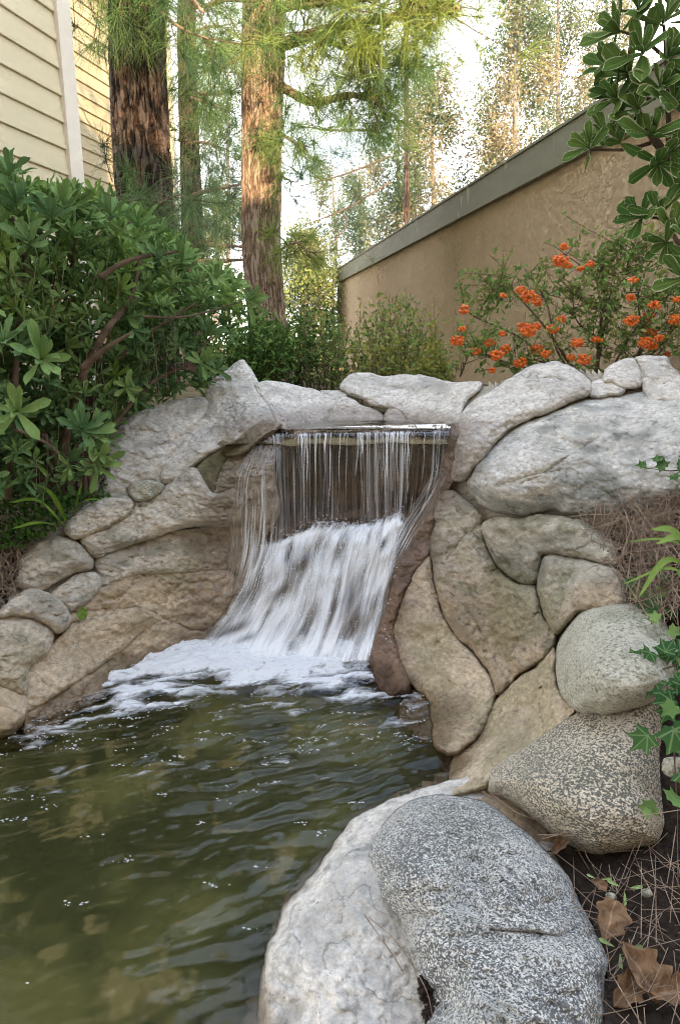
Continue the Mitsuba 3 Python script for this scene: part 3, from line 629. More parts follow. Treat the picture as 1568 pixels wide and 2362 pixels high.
def corr(amp, f, vf):
    def fn(u, v):
        q = np.stack([u * f + 0.6 * meshkit.noise(np.stack([u * 8, v * 2, u * 0], -1)), v * vf, u * 0], -1)
        return amp * (meshkit.fbm(q, 3, 5) - 0.5) * np.clip(v * 8, 0, 1)
    return fn


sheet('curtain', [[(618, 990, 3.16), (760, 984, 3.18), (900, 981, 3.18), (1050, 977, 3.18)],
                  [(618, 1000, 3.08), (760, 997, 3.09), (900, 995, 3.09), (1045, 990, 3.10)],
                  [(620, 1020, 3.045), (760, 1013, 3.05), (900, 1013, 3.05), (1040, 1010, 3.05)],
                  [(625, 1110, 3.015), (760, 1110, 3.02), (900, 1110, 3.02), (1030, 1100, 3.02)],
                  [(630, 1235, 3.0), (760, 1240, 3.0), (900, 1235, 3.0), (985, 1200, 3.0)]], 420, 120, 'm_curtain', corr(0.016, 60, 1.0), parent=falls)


def side_w(p, n, uv):
    a = fb(uv.x * 30 + 0.9 * nz(uv.x * 4, uv.y * 5, 2), uv.y * 2.6, 5, 3)
    edge = smoothstep(0, 0.15, uv.x) * smoothstep(1, 0.85, uv.x)
    return dr.clip(0.75 * smoothstep(0.45, 0.75, a) * edge, 0, 0.6) * smoothstep(0, 0.25, uv.y) * smoothstep(0.25, 0.6, nz(uv.x * 5, uv.y * 3, 4)) * (1 - smoothstep(0.8, 1.0, uv.y))


watery('m_side_flow', side_w)
sheet('side_flow', [[(598, 1012, 3.05), (645, 1005, 3.05)], [(545, 1090, 2.93), (648, 1110, 2.95)], [(535, 1180, 2.88), (655, 1180, 2.93)], [(530, 1270, 2.84), (645, 1270, 2.90)], [(515, 1380, 2.79), (600, 1350, 2.86)]], 150, 140, 'm_side_flow', corr(0.02, 24, 3), parent=falls)
sheet('side_flow', [[(1000, 1085, 2.99), (1040, 1075, 2.96)], [(960, 1150, 2.95), (1008, 1150, 2.9)], [(915, 1210, 2.92), (965, 1225, 2.85)], [(880, 1290, 2.86), (920, 1300, 2.82)]], 90, 90, 'm_side_flow', corr(0.025, 20, 3), parent=falls)

HOLES = [(0.40, 0.40, 0.045, 0.11), (0.30, 0.56, 0.06, 0.07), (0.72, 0.64, 0.05, 0.17), (0.80, 0.80, 0.06, 0.12), (0.46, 0.92, 0.02, 0.06), (0.86, 0.28, 0.03, 0.05), (0.14, 0.80, 0.06, 0.06), (0.60, 0.34, 0.02, 0.06), (0.22, 0.88, 0.05, 0.04)]


def cascade_w(seed, cover):
    def fn(p, n, uv):
        u = uv.x + 0.05 * (nz(uv.x * 5 + seed, uv.y * 3, 1) - 0.5)
        a = fb(u * 26 + seed, uv.y * 2.2, seed, 4)
        b = fb(u * 6 + seed, uv.y * 2.6, seed + 3, 3)
        fine = nz(u * 150, uv.y * 5, seed)
        cl = fb(u * 11 + 2 * seed, uv.y * 7 + u * 6, seed, 3)
        w = (0.05 + 0.95 * smoothstep(0.38 - cover, 0.66 - cover, a * 0.42 + b * 0.36 + cl * 0.24)) * (0.74 + 0.2 * fine)
        w = w + 0.5 * smoothstep(0.28, 0.05, uv.y) + 0.35 * smoothstep(0.8, 1, uv.y)
        for (hu, hv, su, sv) in HOLES:
            w = w * (1 - 0.9 * dr.exp(-dr.square((uv.x - hu) / su) - dr.square((uv.y - hv + (uv.x - hu) * 0.5) / sv)))
        e = smoothstep(0.0, 0.10, uv.x + 0.08 * (a - 0.5)) * smoothstep(1.0, 0.95, uv.x + 0.05 * (a - 0.5)) * smoothstep(0.0, 0.15, uv.y + 0.26 * (cl - 0.5) + 0.10 * (fine - 0.5))
        return dr.clip(w * e, 0, 0.94)
    return fn


watery('m_cascade', cascade_w(1.0, 0.03))
watery('m_cascade_low', cascade_w(5.0, -0.03))
rowsC = [[(562, 1275, 3.0), (600, 1242, 3.0), (645, 1242, 2.99), (690, 1222, 2.99), (745, 1202, 2.98), (790, 1205, 2.98), (840, 1208, 2.98), (880, 1196, 2.97), (912, 1180, 2.97), (938, 1192, 2.96)],
         [(560, 1300, 2.93), (650, 1268, 2.91), (745, 1252, 2.89), (850, 1250, 2.88), (925, 1240, 2.88)],
         [(540, 1365, 2.88), (640, 1345, 2.85), (730, 1330, 2.82), (830, 1330, 2.81), (908, 1320, 2.82)],
         [(490, 1440, 2.82), (600, 1430, 2.78), (710, 1425, 2.74), (810, 1425, 2.72), (888, 1410, 2.74)],
         [(425, 1505, 2.74), (560, 1512, 2.68), (680, 1518, 2.64), (780, 1522, 2.62), (866, 1520, 2.62)]]


def lumps(a1, a2, seed):
    def fn(u, v):
        q = np.stack([u * 30 + seed, v * 3, u * 0], -1)
        r = np.stack([u * 6 + seed, v * 4, u * 0], -1)
        return a1 * (meshkit.fbm(q, 3, 2) - 0.5) + a2 * (meshkit.fbm(r, 3, 4) - 0.4)
    return fn


sheet('cascade', rowsC, 300, 220, 'm_cascade', lumps(0.035, 0.085, 1), parent=falls)
low = [[(x, y + 4, d + 0.035) for x, y, d in r] for r in rowsC]
sheet('cascade', low, 240, 160, 'm_cascade_low', lumps(0.035, 0.08, 6), parent=falls)

# fine strands of flying water over the cascade and in the curtain
rng = np.random.default_rng(5)
Pc = patch(rowsC, 60, 60)
bag = Bag()
for _ in range(420):
    u0, v0 = rng.uniform(0.05, 0.96), rng.uniform(0.02, 0.8)
    if any(abs(u0 - h[0]) < h[2] * 1.3 and abs(v0 + 0.08 - h[1]) < h[3] * 1.2 for h in HOLES):
        continue
    ln = rng.uniform(0.08, 0.22)
    t = np.linspace(0, 1, 5)
    uu = np.clip(u0 + rng.normal(0, 0.012) * t, 0, 1) * 59; vv = np.clip(v0 + ln * t, 0, 1) * 59
    c = Pc[vv.astype(int), uu.astype(int)]
    c = c + np.array([0, -1, 0.35]) * (rng.uniform(0.0, 0.03) + 0.02 * np.sin(t * np.pi)[:, None])
    v, f = tube(c, [0.0004, rng.uniform(0.0004, 0.0011), 0.0003], 4, 7)
    bag.add(v, f)
put('strands', bag.mesh(), 'm_white', True, parent=falls, kind='stuff')

watery('m_rope', lambda p, n, uv: 0.10 + 0.55 * smoothstep(0.4, 0.75, nz(p.x * 60, p.z * 9, 3)))
Pu = patch([[(618, 1000, 3.07), (760, 997, 3.08), (900, 995, 3.08), (1045, 990, 3.09)], [(620, 1020, 3.03), (760, 1013, 3.035), (900, 1013, 3.035), (1040, 1010, 3.035)],
            [(625, 1110, 3.0), (760, 1110, 3.005), (900, 1110, 3.005), (1030, 1100, 3.005)], [(628, 1235, 2.99), (760, 1240, 2.99), (900, 1235, 2.99), (990, 1210, 2.99)]], 200, 60)
centres = rng.uniform(0.03, 0.97, 13)
bag = Bag()
for _ in range(75):
    u0 = np.clip(rng.choice(centres) + rng.normal(0, 0.03), 0.01, 0.99)
    v1 = rng.uniform(0.35, 1.0)
    t = np.linspace(0.0, v1, 8)
    uu = np.clip(u0 + np.cumsum(rng.normal(0, 0.0025, 8)) - 0.01 * t, 0, 1) * 199
    c = Pu[(t * 59).astype(int), uu.astype(int)] + np.array([0, -1, 0]) * rng.uniform(0, 0.012)
    r0 = rng.uniform(0.0010, 0.0030)
    bag.add(*tube(c, [r0 * 0.3, r0 * 0.9, r0, r0 * 0.5, r0 * 0.2], 6, 24))
put('ropes', bag.mesh(), 'm_rope', True, parent=falls, kind='stuff')

# splash droplets
sph = trimesh.creation.icosphere(1)
bag = Bag()
for _ in range(500):
    px = rng.uniform(440, 900); py = rng.normal(1500, 25) if rng.random() < 0.6 else rng.uniform(1215, 1480)
    if py < 1480:
        px = rng.uniform(600, 915)
    c = at(px, py, 2.62 + (1500 - py) / 300 * 0.26 - rng.uniform(0.0, 0.06))
    bag.add(sph.vertices * rng.uniform(0.001, 0.0032) + c, sph.faces)
for _ in range(900):
    px = rng.uniform(580, 930)
    py = np.interp(px, [580, 690, 745, 840, 930], [1270, 1228, 1208, 1214, 1192]) + rng.normal(6, 13)
    c = at(px, py, 2.96 - rng.uniform(0, 0.05))
    bag.add(sph.vertices * rng.uniform(0.0008, 0.0024) + c, sph.faces)
put('droplets', bag.mesh(), 'm_white', True, parent=falls, kind='stuff')

# foam on the pool
FN1, FN2 = 560, 330
X, Y = np.meshgrid(np.linspace(-1.55, 0.5, FN1), np.linspace(1.75, 2.86, FN2))


def foam_np(X, Y):
    P = np.stack([X, Y, X * 0], -1)
    wp = P + 0.10 * np.stack([meshkit.fbm(P * 5, 3, 12), meshkit.fbm(P * 5, 3, 15), X * 0], -1)
    rot = np.stack([wp[..., 0] * 0.95 + wp[..., 1] * 0.30, wp[..., 1] * 0.95 - wp[..., 0] * 0.30, X * 0], -1)
    front = np.interp(X, [-1.6, -1.0, -0.6, -0.2, 0.1, 0.3], [1.96, 2.04, 2.18, 2.20, 2.22, 2.30])
    dist = (Y - front) / 0.30
    a = meshkit.fbm(rot * [9, 26, 1], 4, 3)
    b_ = meshkit.fbm(rot * [3, 9, 1], 3, 6)
    core = np.clip((Y - np.interp(X, [-1.3, -0.8, -0.5, 0, 0.3], [2.62, 2.55, 2.47, 2.48, 2.5])) / 0.14, -1.5, 1)
    sidefall = np.clip((X + 1.5) / 0.35, 0, 1)
    return np.clip(0.36 + 0.5 * np.clip(dist, -1.3, 1.3) + 2.6 * (a - 0.5) + 1.7 * (b_ - 0.5) + 0.45 * core, -1, 1.3) * sidefall - (1 - sidefall) * 0.5


dens = foam_np(X, Y)
Zf = ripple(X, Y) + 0.003 + 0.006 * np.clip(dens, 0, 1) + 0.004 * np.clip(dens, 0, 1) * (meshkit.fbm(np.stack([X * 40 + Y * 14, Y * 80 - X * 20, X * 0], -1), 3, 6) - 0.5) + 0.04 * np.clip((Y - 2.45) / 0.2, 0, 1) * meshkit.fbm(np.stack([X * 9, Y * 9, X * 0], -1), 4, 2) * np.clip(dens, 0, 1)
fc = grid_faces(FN2, FN1)[:, ::-1]
okf = (dens.ravel()[fc] > 0.0).all(1)
V = np.stack([X, Y, Zf], -1).reshape(-1, 3)
used = np.unique(fc[okf]); re = np.full(len(V), -1); re[used] = np.arange(len(used))
dv = dens.ravel()[used]


def foam_w(p, n, uv):
    g = fb(p.x * 60 + p.y * 12, p.y * 130 - p.x * 30, 4, 3)
    h = fb(p.x * 22 + p.y * 10, p.y * 60 - p.x * 14, 9, 3)
    return dr.clip(smoothstep(-0.05, 1.15, uv.x) * 1.0 * smoothstep(0.30, 0.66, 0.55 * g + 0.45 * h + 0.30 * uv.x) * (0.7 + 0.3 * smoothstep(0.3, 0.6, g)), 0, 0.8)


watery('m_foam', foam_w)
put('foam', (V[used], re[fc[okf]]), 'm_foam', True, uv=np.stack([dv, dv], -1), kind='stuff', label='white foam spreading over the pool from the foot of the cascade', cat='foam')
bag = Bag()
hemi = trimesh.creation.icosphere(1)
n = 0
while n < 2600:
    x, y = rng.uniform(-1.5, 0.34), rng.uniform(1.9, 2.6)
    d_ = foam_np(np.array([[x]]), np.array([[y]]))[0, 0]
    n += 1
    if -0.15 < d_ < 0.35 and rng.random() < 0.5:
        z = ripple(np.array([[x]]), np.array([[y]]))[0, 0]
        bag.add(hemi.vertices * [rng.uniform(0.0015, 0.0045), rng.uniform(0.001, 0.003), 0.0018] + [x, y, z + 0.002], hemi.faces)
for _ in range(170):
    x, y = rng.uniform(-1.5, 0.5), 0.9 + 1.4 * rng.random() ** 0.38
    if not shapely.contains_xy(Polygon([(-1.6, 2.1), (-0.4, 0.8), (0.0, 1.6), (0.35, 2.0), (0.3, 2.4), (-0.9, 2.35)]), x, y):
        continue
    for _k in range(rng.integers(1, 12)):
        xx, yy = x + rng.normal(0, 0.016), y + rng.normal(0, 0.005)
        z = ripple(np.array([[xx]]), np.array([[yy]]))[0, 0]
        bag.add(hemi.vertices * rng.uniform(0.3, 1.0) * [0.0045, 0.0022, 0.0015] + [xx, yy, z + 0.0003], hemi.faces)
watery('m_bubble', lambda p, n, uv: 0.55 + 0 * p.x)
put('foam_bubbles', bag.mesh(), 'm_bubble', True, kind='stuff', label='small white bubbles drifting on the rippled pool', cat='bubbles')

# ------------------------------------------------------------------ buildings
def wall_boards(parent, p0, p1, z0, z1, exp, mat_, name='clapboard', zoff=0.0):
    """Lapped boards from p0 to p1 (x, y); the outside lies to the right of that direction."""
    p0, p1 = np.array(p0, float), np.array(p1, float)
    d = (p1 - p0) / np.linalg.norm(p1 - p0)
    nrm = np.array([d[1], -d[0]])
    z = z0 + zoff
    while z < z1:
        prof = [(0.0, 0.0), (0.024, 0.0), (0.026, 0.004), (0.008, exp + 0.012), (0.0, exp + 0.012)]
        v = np.array([[*(q + nrm * a), z + b_] for q in (p0, p1) for a, b_ in prof])
        k = len(prof)
        f = [[i, (i + 1) % k, k + (i + 1) % k] for i in range(k)] + [[i, k + (i + 1) % k, k + i] for i in range(k)] + [[0, i + 1, i] for i in range(1, k - 1)] + [[k, k + i, k + i + 1] for i in range(1, k - 1)]
        put(name, (v, np.array(f)), mat_, False, parent=parent)
        z += exp


def prism_wall(p0, p1, z0, z1, t):
    p0, p1 = np.array(p0, float), np.array(p1, float)
    d = (p1 - p0) / np.linalg.norm(p1 - p0)
    nrm = np.array([d[1], -d[0]])
    v = np.array([[*q, z] for q in (p0, p1, p1 - nrm * t, p0 - nrm * t) for z in (z0, z1)])
    f = np.array([[0, 2, 3], [0, 3, 1], [2, 4, 5], [2, 5, 3], [4, 6, 7], [4, 7, 5], [6, 0, 1], [6, 1, 7], [1, 3, 5], [1, 5, 7], [0, 6, 4], [0, 4, 2]])
    return v, f


house = thing('house', 'cream house with lapped horizontal siding and pale corner boards on the left', 'house')
sl = 0.267
c1 = np.array([-1.80, 5.0]); a1 = c1 - np.array([sl, 1]) * 4.2
EXPO = 0.158
z45 = at(142, 45, 5.0)[2]
put('wall', prism_wall(a1, c1, 0.8, 6.6, 0.3), 'm_siding', parent=house)
wall_boards(house, a1, c1, z45 - EXPO * 13, 6.5, EXPO, 'm_siding')
dd = np.array([sl, 1]) / math.hypot(sl, 1); nn = np.array([dd[1], -dd[0]])
R2 = np.array([[nn[0], dd[0], 0], [nn[1], dd[1], 0], [0, 0, 1]])
put('corner_board', box((-0.02, -0.095, 0.8), (0.045, 0.02, 6.6), R2, [*c1, 0]), 'm_trim', parent=house)
put('corner_board', box((-0.12, 0.02, 0.8), (0.045, 0.045, 6.6), R2, [*c1, 0]), 'm_trim', parent=house)
c2 = np.array([-3.36, 9.6]); e2 = c2 + np.array([sl, 1]) * 2.42
put('wall', prism_wall(c2 - np.array([sl, 1]) * 2.0, e2, 0.8, 7.5, 0.3), 'm_siding_shaded', parent=house)
wall_boards(house, c2 - np.array([sl, 1]) * 2.0, e2, at(178, 115, 9.6)[2] - EXPO * 22, 7.3, EXPO, 'm_siding_shaded')
put('corner_board', box((-0.02, -0.06, 0.8), (0.05, 0.05, 7.5), R2, [*e2, 0]), 'm_trim', parent=house)
put('wall', prism_wall(c1, c1 + np.array([-1.5, 0.4]), 0.8, 6.6, 0.3), 'm_siding', parent=house)

bld = thing('stucco_building', 'low tan stucco building with an olive fascia behind the berry bush', 'building')
sr = -0.178
q0 = np.array([1.7375, 5.0]); qn = q0 - np.array([sr, 1]) * 3.6; qf = q0 + np.array([sr, 1]) * 10.4
dr_ = np.array([sr, 1]) / math.hypot(sr, 1); nr = np.array([-dr_[1], dr_[0]])
ZT = 2.8875
put('wall', prism_wall(qf - nr * 0.06, qn - nr * 0.06, 0.5, ZT - 0.1, 0.3), 'm_stucco', parent=bld)
put('wall', prism_wall(qf - nr * 6, qf - nr * 0.08, 0.5, ZT - 0.1, 0.3), 'm_stucco', parent=bld)
R3 = np.array([[nr[0], dr_[0], 0], [nr[1], dr_[1], 0], [0, 0, 1]])
L = np.linalg.norm(qf - qn)
put('fascia', box((-0.035, 0, ZT - 0.265), (0.0, L + 0.05, ZT - 0.012), R3, [*qn, 0]), 'm_fascia', parent=bld)
put('fascia', box((-6.0, L + 0.012, ZT - 0.265), (-0.04, L + 0.05, ZT - 0.012), R3, [*qn, 0]), 'm_fascia', parent=bld)
put('drip_edge', box((-0.06, 0, ZT - 0.010), (0.014, L + 0.065, ZT + 0.012), R3, [*qn, 0]), 'm_fascia', parent=bld)
yy = np.arange(0, L, 0.012)
hgt = 0.012 + 0.018 * meshkit.fbm(np.stack([yy * 9, yy * 0, yy * 0], -1), 4, 3)
v = np.array([[o, y, ZT + h] for y, hh in zip(yy, hgt) for o, h in ((-0.008, 0.012), (-0.015, hh + 0.004), (-0.06, hh + 0.006))])
v = v @ R3.T + [*qn, 0]
put('gravel_edge', (v, grid_faces(len(yy), 3)), 'm_roof_edge', parent=bld)
put('roof', box((-6.0, 0.0, ZT - 0.1), (-0.065, L + 0.01, ZT + 0.004), R3, [*qn, 0]), 'm_roof_edge', parent=bld)

blk = thing('added_shade_block', 'unseen stucco block added behind the viewer to shade the pool', 'building')  # added out of view to keep the sun off the foreground
put('wall', box((-7, -14, 0), (15, -4.0, 8.4)), 'm_stucco', parent=blk)
put('roof', box((-7.2, -14.2, 8.4), (15.2, -3.8, 8.7)), 'm_roof_edge', parent=blk)

# ------------------------------------------------------------------ leaves
def leaf_mesh(wid, fold, arch, nl=9, tip=0.62, notch=0.0, twist=0.0):
    t = np.linspace(0, 1, nl)
    w = (t ** 0.85 + 0.06) * np.sqrt(np.clip(1 - t ** 5, 0, 1))
    w = w / max(w) * wid
    w[-1] = wid * 0.12
    v, uv = [], []
    for k, s in enumerate((-1, -0.55, 0, 0.55, 1)):
        z = fold * np.abs(s) * w - arch * t ** 2 + 0.02 * np.sin(t * 9 + s)
        v.append(np.stack([s * w + twist * t * 0, t - 0.12 * arch * t ** 3, z], -1))
        uv.append(np.stack([np.full(nl, 0.5 + s / 2), t], -1))
    return np.vstack(v), grid_faces(5, nl), np.vstack(uv)


LEAVES = [leaf_mesh(0.13, 0.45, 0.12), leaf_mesh(0.145, 0.3, 0.30), leaf_mesh(0.115, 0.7, 0.05), leaf_mesh(0.135, 0.25, -0.10), leaf_mesh(0.125, 0.9, 0.2)]
LEAF_VAR = [leaf_mesh(0.20, 0.3, 0.15), leaf_mesh(0.21, -0.25, 0.2), leaf_mesh(0.18, 0.45, 0.02)]


def rosette(rng, axis, n, size, spread=(12, 78)):
    """(rotation, scale, offset) of each leaf of a whorl about the axis."""
    B = basis(axis)
    out = []
    for k in range(n):
        f = (k + 0.5) / n
        el = math.radians(spread[0] + (spread[1] - spread[0]) * f + rng.normal(0, 7))
        az = k * 2.39996 + rng.normal(0, 0.18)
        d = B @ np.array([math.sin(el) * math.cos(az), math.cos(el), math.sin(el) * math.sin(az)])
        out.append((basis(d, up=axis, spin=rng.normal(0, 0.3)), size * rng.uniform(0.72, 1.08) * (0.75 + 0.3 * f), -np.asarray(axis) * 0.10 * size * f))
    return out


def leafy_plant(parent, ros, variants, mats, limit, rng, files):
    """ros: (point, axis, n, size, material index), nearest first. The first LIMIT leaves are parts, the rest one part of kind stuff."""
    bags = {}
    count = 0
    for (pt, ax, n, size, m) in ros:
        for (Rm, s, o) in rosette(rng, ax, n, size):
            k = int(rng.integers(len(variants)))
            if count < limit:
                kk = (k, mats[m])
                if kk not in files:
                    files[kk] = ply(variants[k][:2], mats[m], True, uv=variants[k][2])
                scene[key_for(parent + '__leaf')] = {**files[kk], 'to_world': mat(Rm, s, pt + o)}
                count += 1
            else:
                b_ = bags.setdefault(m, Bag())
                b_.add(variants[k][0] @ (Rm * s).T + pt + o, variants[k][1], variants[k][2])
    for m, b_ in bags.items():
        put('foliage', b_.mesh(), mats[m], True, uv=b_.uvs(), parent=parent, kind='stuff')


# --- the bush on the left
rng = np.random.default_rng(11)
bush = thing('pittosporum_bush', 'big glossy dark green bush with whorled leaves along the left bank', 'bush')
bush_poly = [(-160, 370), (0, 370), (35, 400), (90, 430), (150, 440), (230, 440), (330, 500), (420, 560), (500, 620), (585, 685), (560, 730), (520, 790), (520, 850), (470, 890), (380, 925), (300, 960), (265, 1010), (265, 1090), (200, 1130), (60, 1150), (-160, 1160)]
pts = in_poly(bush_poly, 1550, rng)
ros = []
front = lambda x: 2.45 + np.clip(x, -100, 600) / 600 * 1.05
for (x, y) in pts:
    back = rng.random() ** 0.8
    D = front(x) + 0.06 + 0.8 * back
    ax = np.array([rng.normal(0.12, 0.55), -0.55 + rng.normal(0, 0.45), 0.65 + rng.normal(0, 0.4)])
    ax /= np.linalg.norm(ax)
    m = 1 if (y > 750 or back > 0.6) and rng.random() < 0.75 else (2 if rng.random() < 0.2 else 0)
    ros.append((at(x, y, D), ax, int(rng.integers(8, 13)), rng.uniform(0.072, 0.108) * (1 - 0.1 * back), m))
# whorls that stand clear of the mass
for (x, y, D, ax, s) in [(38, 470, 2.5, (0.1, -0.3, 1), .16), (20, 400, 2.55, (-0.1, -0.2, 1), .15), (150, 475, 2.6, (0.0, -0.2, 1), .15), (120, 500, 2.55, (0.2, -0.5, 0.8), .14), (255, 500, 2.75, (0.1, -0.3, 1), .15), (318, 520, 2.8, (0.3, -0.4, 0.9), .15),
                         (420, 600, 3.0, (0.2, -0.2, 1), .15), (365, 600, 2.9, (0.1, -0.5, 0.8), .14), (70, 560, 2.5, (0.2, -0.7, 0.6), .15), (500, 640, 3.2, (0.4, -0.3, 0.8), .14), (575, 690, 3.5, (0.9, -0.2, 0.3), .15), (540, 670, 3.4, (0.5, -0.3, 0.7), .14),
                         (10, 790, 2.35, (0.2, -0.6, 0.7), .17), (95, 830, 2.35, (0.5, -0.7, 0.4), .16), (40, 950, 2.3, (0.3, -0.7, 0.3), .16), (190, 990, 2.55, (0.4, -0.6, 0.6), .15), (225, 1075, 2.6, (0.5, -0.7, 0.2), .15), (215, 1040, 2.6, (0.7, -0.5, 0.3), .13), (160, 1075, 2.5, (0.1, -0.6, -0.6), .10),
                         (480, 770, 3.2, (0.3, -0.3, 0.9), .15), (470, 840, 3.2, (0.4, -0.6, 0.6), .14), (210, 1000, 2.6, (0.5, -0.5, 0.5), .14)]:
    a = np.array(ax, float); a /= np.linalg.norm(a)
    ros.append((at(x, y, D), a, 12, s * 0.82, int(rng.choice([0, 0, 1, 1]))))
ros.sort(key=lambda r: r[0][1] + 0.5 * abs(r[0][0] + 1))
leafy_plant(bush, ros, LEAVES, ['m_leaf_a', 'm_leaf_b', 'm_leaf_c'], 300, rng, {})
stems = [([(20, 1150, 2.75), (40, 800, 2.75), (60, 620, 2.75), (30, 500, 2.65)], [.016, .012, .006]), ([(130, 1130, 2.9), (180, 900, 2.92), (240, 770, 2.92), (300, 690, 3.05), (330, 560, 3.1)], [.020, .015, .007]),
         ([(190, 850, 2.72), (250, 800, 2.7), (300, 770, 2.72)], [.014, .006]), ([(140, 1130, 2.95), (230, 890, 3.15), (330, 780, 3.25), (450, 700, 3.4)], [.016, .011, .005]), ([(160, 1120, 2.9), (330, 900, 3.3), (430, 840, 3.4), (500, 760, 3.5)], [.013, .008, .004]),
         ([(80, 1120, 2.9), (90, 960, 3.0), (150, 700, 3.1), (180, 520, 2.9)], [.015, .010, .004]), ([(230, 640, 2.8), (300, 600, 2.85), (410, 580, 2.95)], [.012, .006]), ([(330, 730, 3.0), (430, 730, 3.1), (560, 695, 3.45)], [.006, .003]),
         ([(40, 990, 2.45), (120, 1030, 2.5), (155, 1075, 2.5)], [.006, .004]), ([(100, 1000, 2.85), (130, 1060, 2.9), (150, 1150, 2.9)], [.016, .014])]
for _ in range(16):
    x = rng.uniform(-20, 240)
    stems.append(([(x, 1150, 2.95), (x + rng.normal(0, 20), 1020, 3.05), (x + rng.normal(20, 60), rng.uniform(700, 900), 3.15)], [rng.uniform(.006, .014), .004]))
for pts_, r in stems:
    a = np.array(pts_)
    put('stem', tube(at(a[:, 0], a[:, 1], a[:, 2]), r, 8, 24), 'm_twig', True, parent=bush)
# fallen pine needles caught in it
bag = Bag()
for _ in range(55):
    x, y = in_poly([(0, 520), (200, 560), (480, 700), (500, 860), (280, 960), (100, 1100), (0, 1100)], 1, rng)[0]
    D = front(x) + rng.uniform(-0.03, 0.2)
    L_ = rng.uniform(50, 150)
    sx = rng.normal(0, 14)
    c = at(np.array([x, x + sx * .4, x + sx]), np.array([y, y + L_ * .5, y + L_]), np.array([D, D - 0.02, D]))
    bag.add(*tube(c, 0.0011, 3, 6, cap=False))
put('hanging_needles', bag.mesh(), 'm_litter', True, kind='stuff', label='dry brown pine needles hanging in the glossy bush', cat='pine needles')

# --- variegated shrub at the upper right
rng = np.random.default_rng(21)
shrub = thing('variegated_shrub', 'shrub with cream edged green leaves reaching in at the upper right', 'shrub')
spots = [(1470, 20, 2.1, (-0.3, -0.3, 0.9)), (1425, 70, 2.1, (-0.8, -0.3, 0.4)), (1530, 50, 2.05, (0.1, -0.4, 0.9)), (1480, 120, 2.05, (-0.5, -0.7, 0.4)), (1540, 130, 2.0, (0.1, -0.8, 0.5)), (1450, 170, 2.1, (-0.8, -0.5, 0.3)), (1520, 200, 2.0, (-0.2, -0.9, 0.2)),
         (1420, 225, 2.1, (-0.9, -0.3, 0.3)), (1470, 250, 2.05, (-0.4, -0.8, 0.3)), (1555, 240, 2.0, (0.2, -0.8, 0.4)), (1395, 310, 2.1, (-0.6, -0.4, 0.8)), (1355, 340, 2.1, (-0.9, -0.3, 0.2)), (1430, 325, 2.05, (-0.3, -0.7, 0.5)), (1500, 310, 2.0, (-0.2, -0.8, 0.5)), (1550, 350, 2.0, (0.1, -0.8, -0.3)), (1515, 375, 2.0, (-0.1, -0.7, -0.6)),
         (1475, 500, 2.1, (-0.8, -0.4, 0.4)), (1520, 490, 2.05, (-0.3, -0.5, 0.8)), (1555, 530, 2.0, (0.1, -0.7, 0.4)), (1535, 560, 2.0, (-0.4, -0.7, -0.3)), (1575, 640, 1.95, (-0.8, -0.4, 0.3)), (1600, 150, 2.0, (0.3, -0.6, 0.7)), (1600, 300, 1.95, (0.3, -0.7, 0.5)), (1600, 560, 1.95, (0.2, -0.6, 0.5)), (1560, 20, 2.1, (0.2, -0.3, 0.9)), (1400, 150, 2.2, (-0.8, 0.1, 0.4)), (1500, -30, 2.1, (-0.2, -0.3, 0.9))]
ros = []
for (x, y, D, ax) in spots:
    a = np.array(ax, float); a /= np.linalg.norm(a)
    ros.append((at(x, y, D), a, int(rng.integers(8, 11)), rng.uniform(0.085, 0.12), 0))
leafy_plant(shrub, ros, LEAF_VAR, ['m_leaf_var'], 300, rng, {})
for pts_, r in [([(1640, 420, 1.95), (1560, 380, 2.03), (1500, 310, 2.05), (1460, 230, 2.1), (1450, 140, 2.1), (1470, 20, 2.12)], [.013, .010, .005]), ([(1500, 330, 2.06), (1440, 345, 2.07), (1360, 345, 2.11)], [.006, .003]), ([(1470, 270, 2.08), (1420, 290, 2.09), (1395, 312, 2.11)], [.005, .003]),
                ([(1540, 370, 2.03), (1540, 220, 2.05), (1530, 60, 2.07)], [.008, .004]), ([(1640, 640, 1.95), (1570, 570, 2.02), (1530, 510, 2.06), (1480, 500, 2.1)], [.010, .006, .003]), ([(1500, 230, 2.05), (1450, 215, 2.1), (1420, 225, 2.12)], [.005, .003]), ([(1530, 130, 2.07), (1480, 90, 2.1), (1425, 70, 2.12)], [.005, .003])]:
    a = np.array(pts_)
    put('stem', tube(at(a[:, 0], a[:, 1], a[:, 2]), r, 8, 24), 'm_twig', True, parent=shrub)

# ------------------------------------------------------------------ small leaved shrubs
def small_leaf(n, rng, wid=0.42):
    """n random small leaves (unit length) as one array of vertices about the origin."""
    base = np.array([[0, 0, 0], [wid * .5, .45, .06], [0, 1, -.05], [-wid * .5, .45, .06]])
    q = rng.normal(size=(n, 4)); q /= np.linalg.norm(q, axis=1, keepdims=True)
    w, x, y, z = q.T
    Rm = np.stack([np.stack([1 - 2 * (y * y + z * z), 2 * (x * y - z * w), 2 * (x * z + y * w)], -1), np.stack([2 * (x * y + z * w), 1 - 2 * (x * x + z * z), 2 * (y * z - x * w)], -1), np.stack([2 * (x * z - y * w), 2 * (y * z + x * w), 1 - 2 * (x * x + y * y)], -1)], 1)
    return np.einsum('nij,kj->nki', Rm, base)


QF = np.array([[0, 1, 2], [0, 2, 3]])


def leaves_at(P, size, rng, wid=0.42):
    lv = small_leaf(len(P), rng, wid) * np.asarray(size).reshape(-1, 1, 1) + P[:, None]
    f = (np.arange(len(P)) * 4)[:, None, None] + QF
    return lv.reshape(-1, 3), f.reshape(-1, 3)


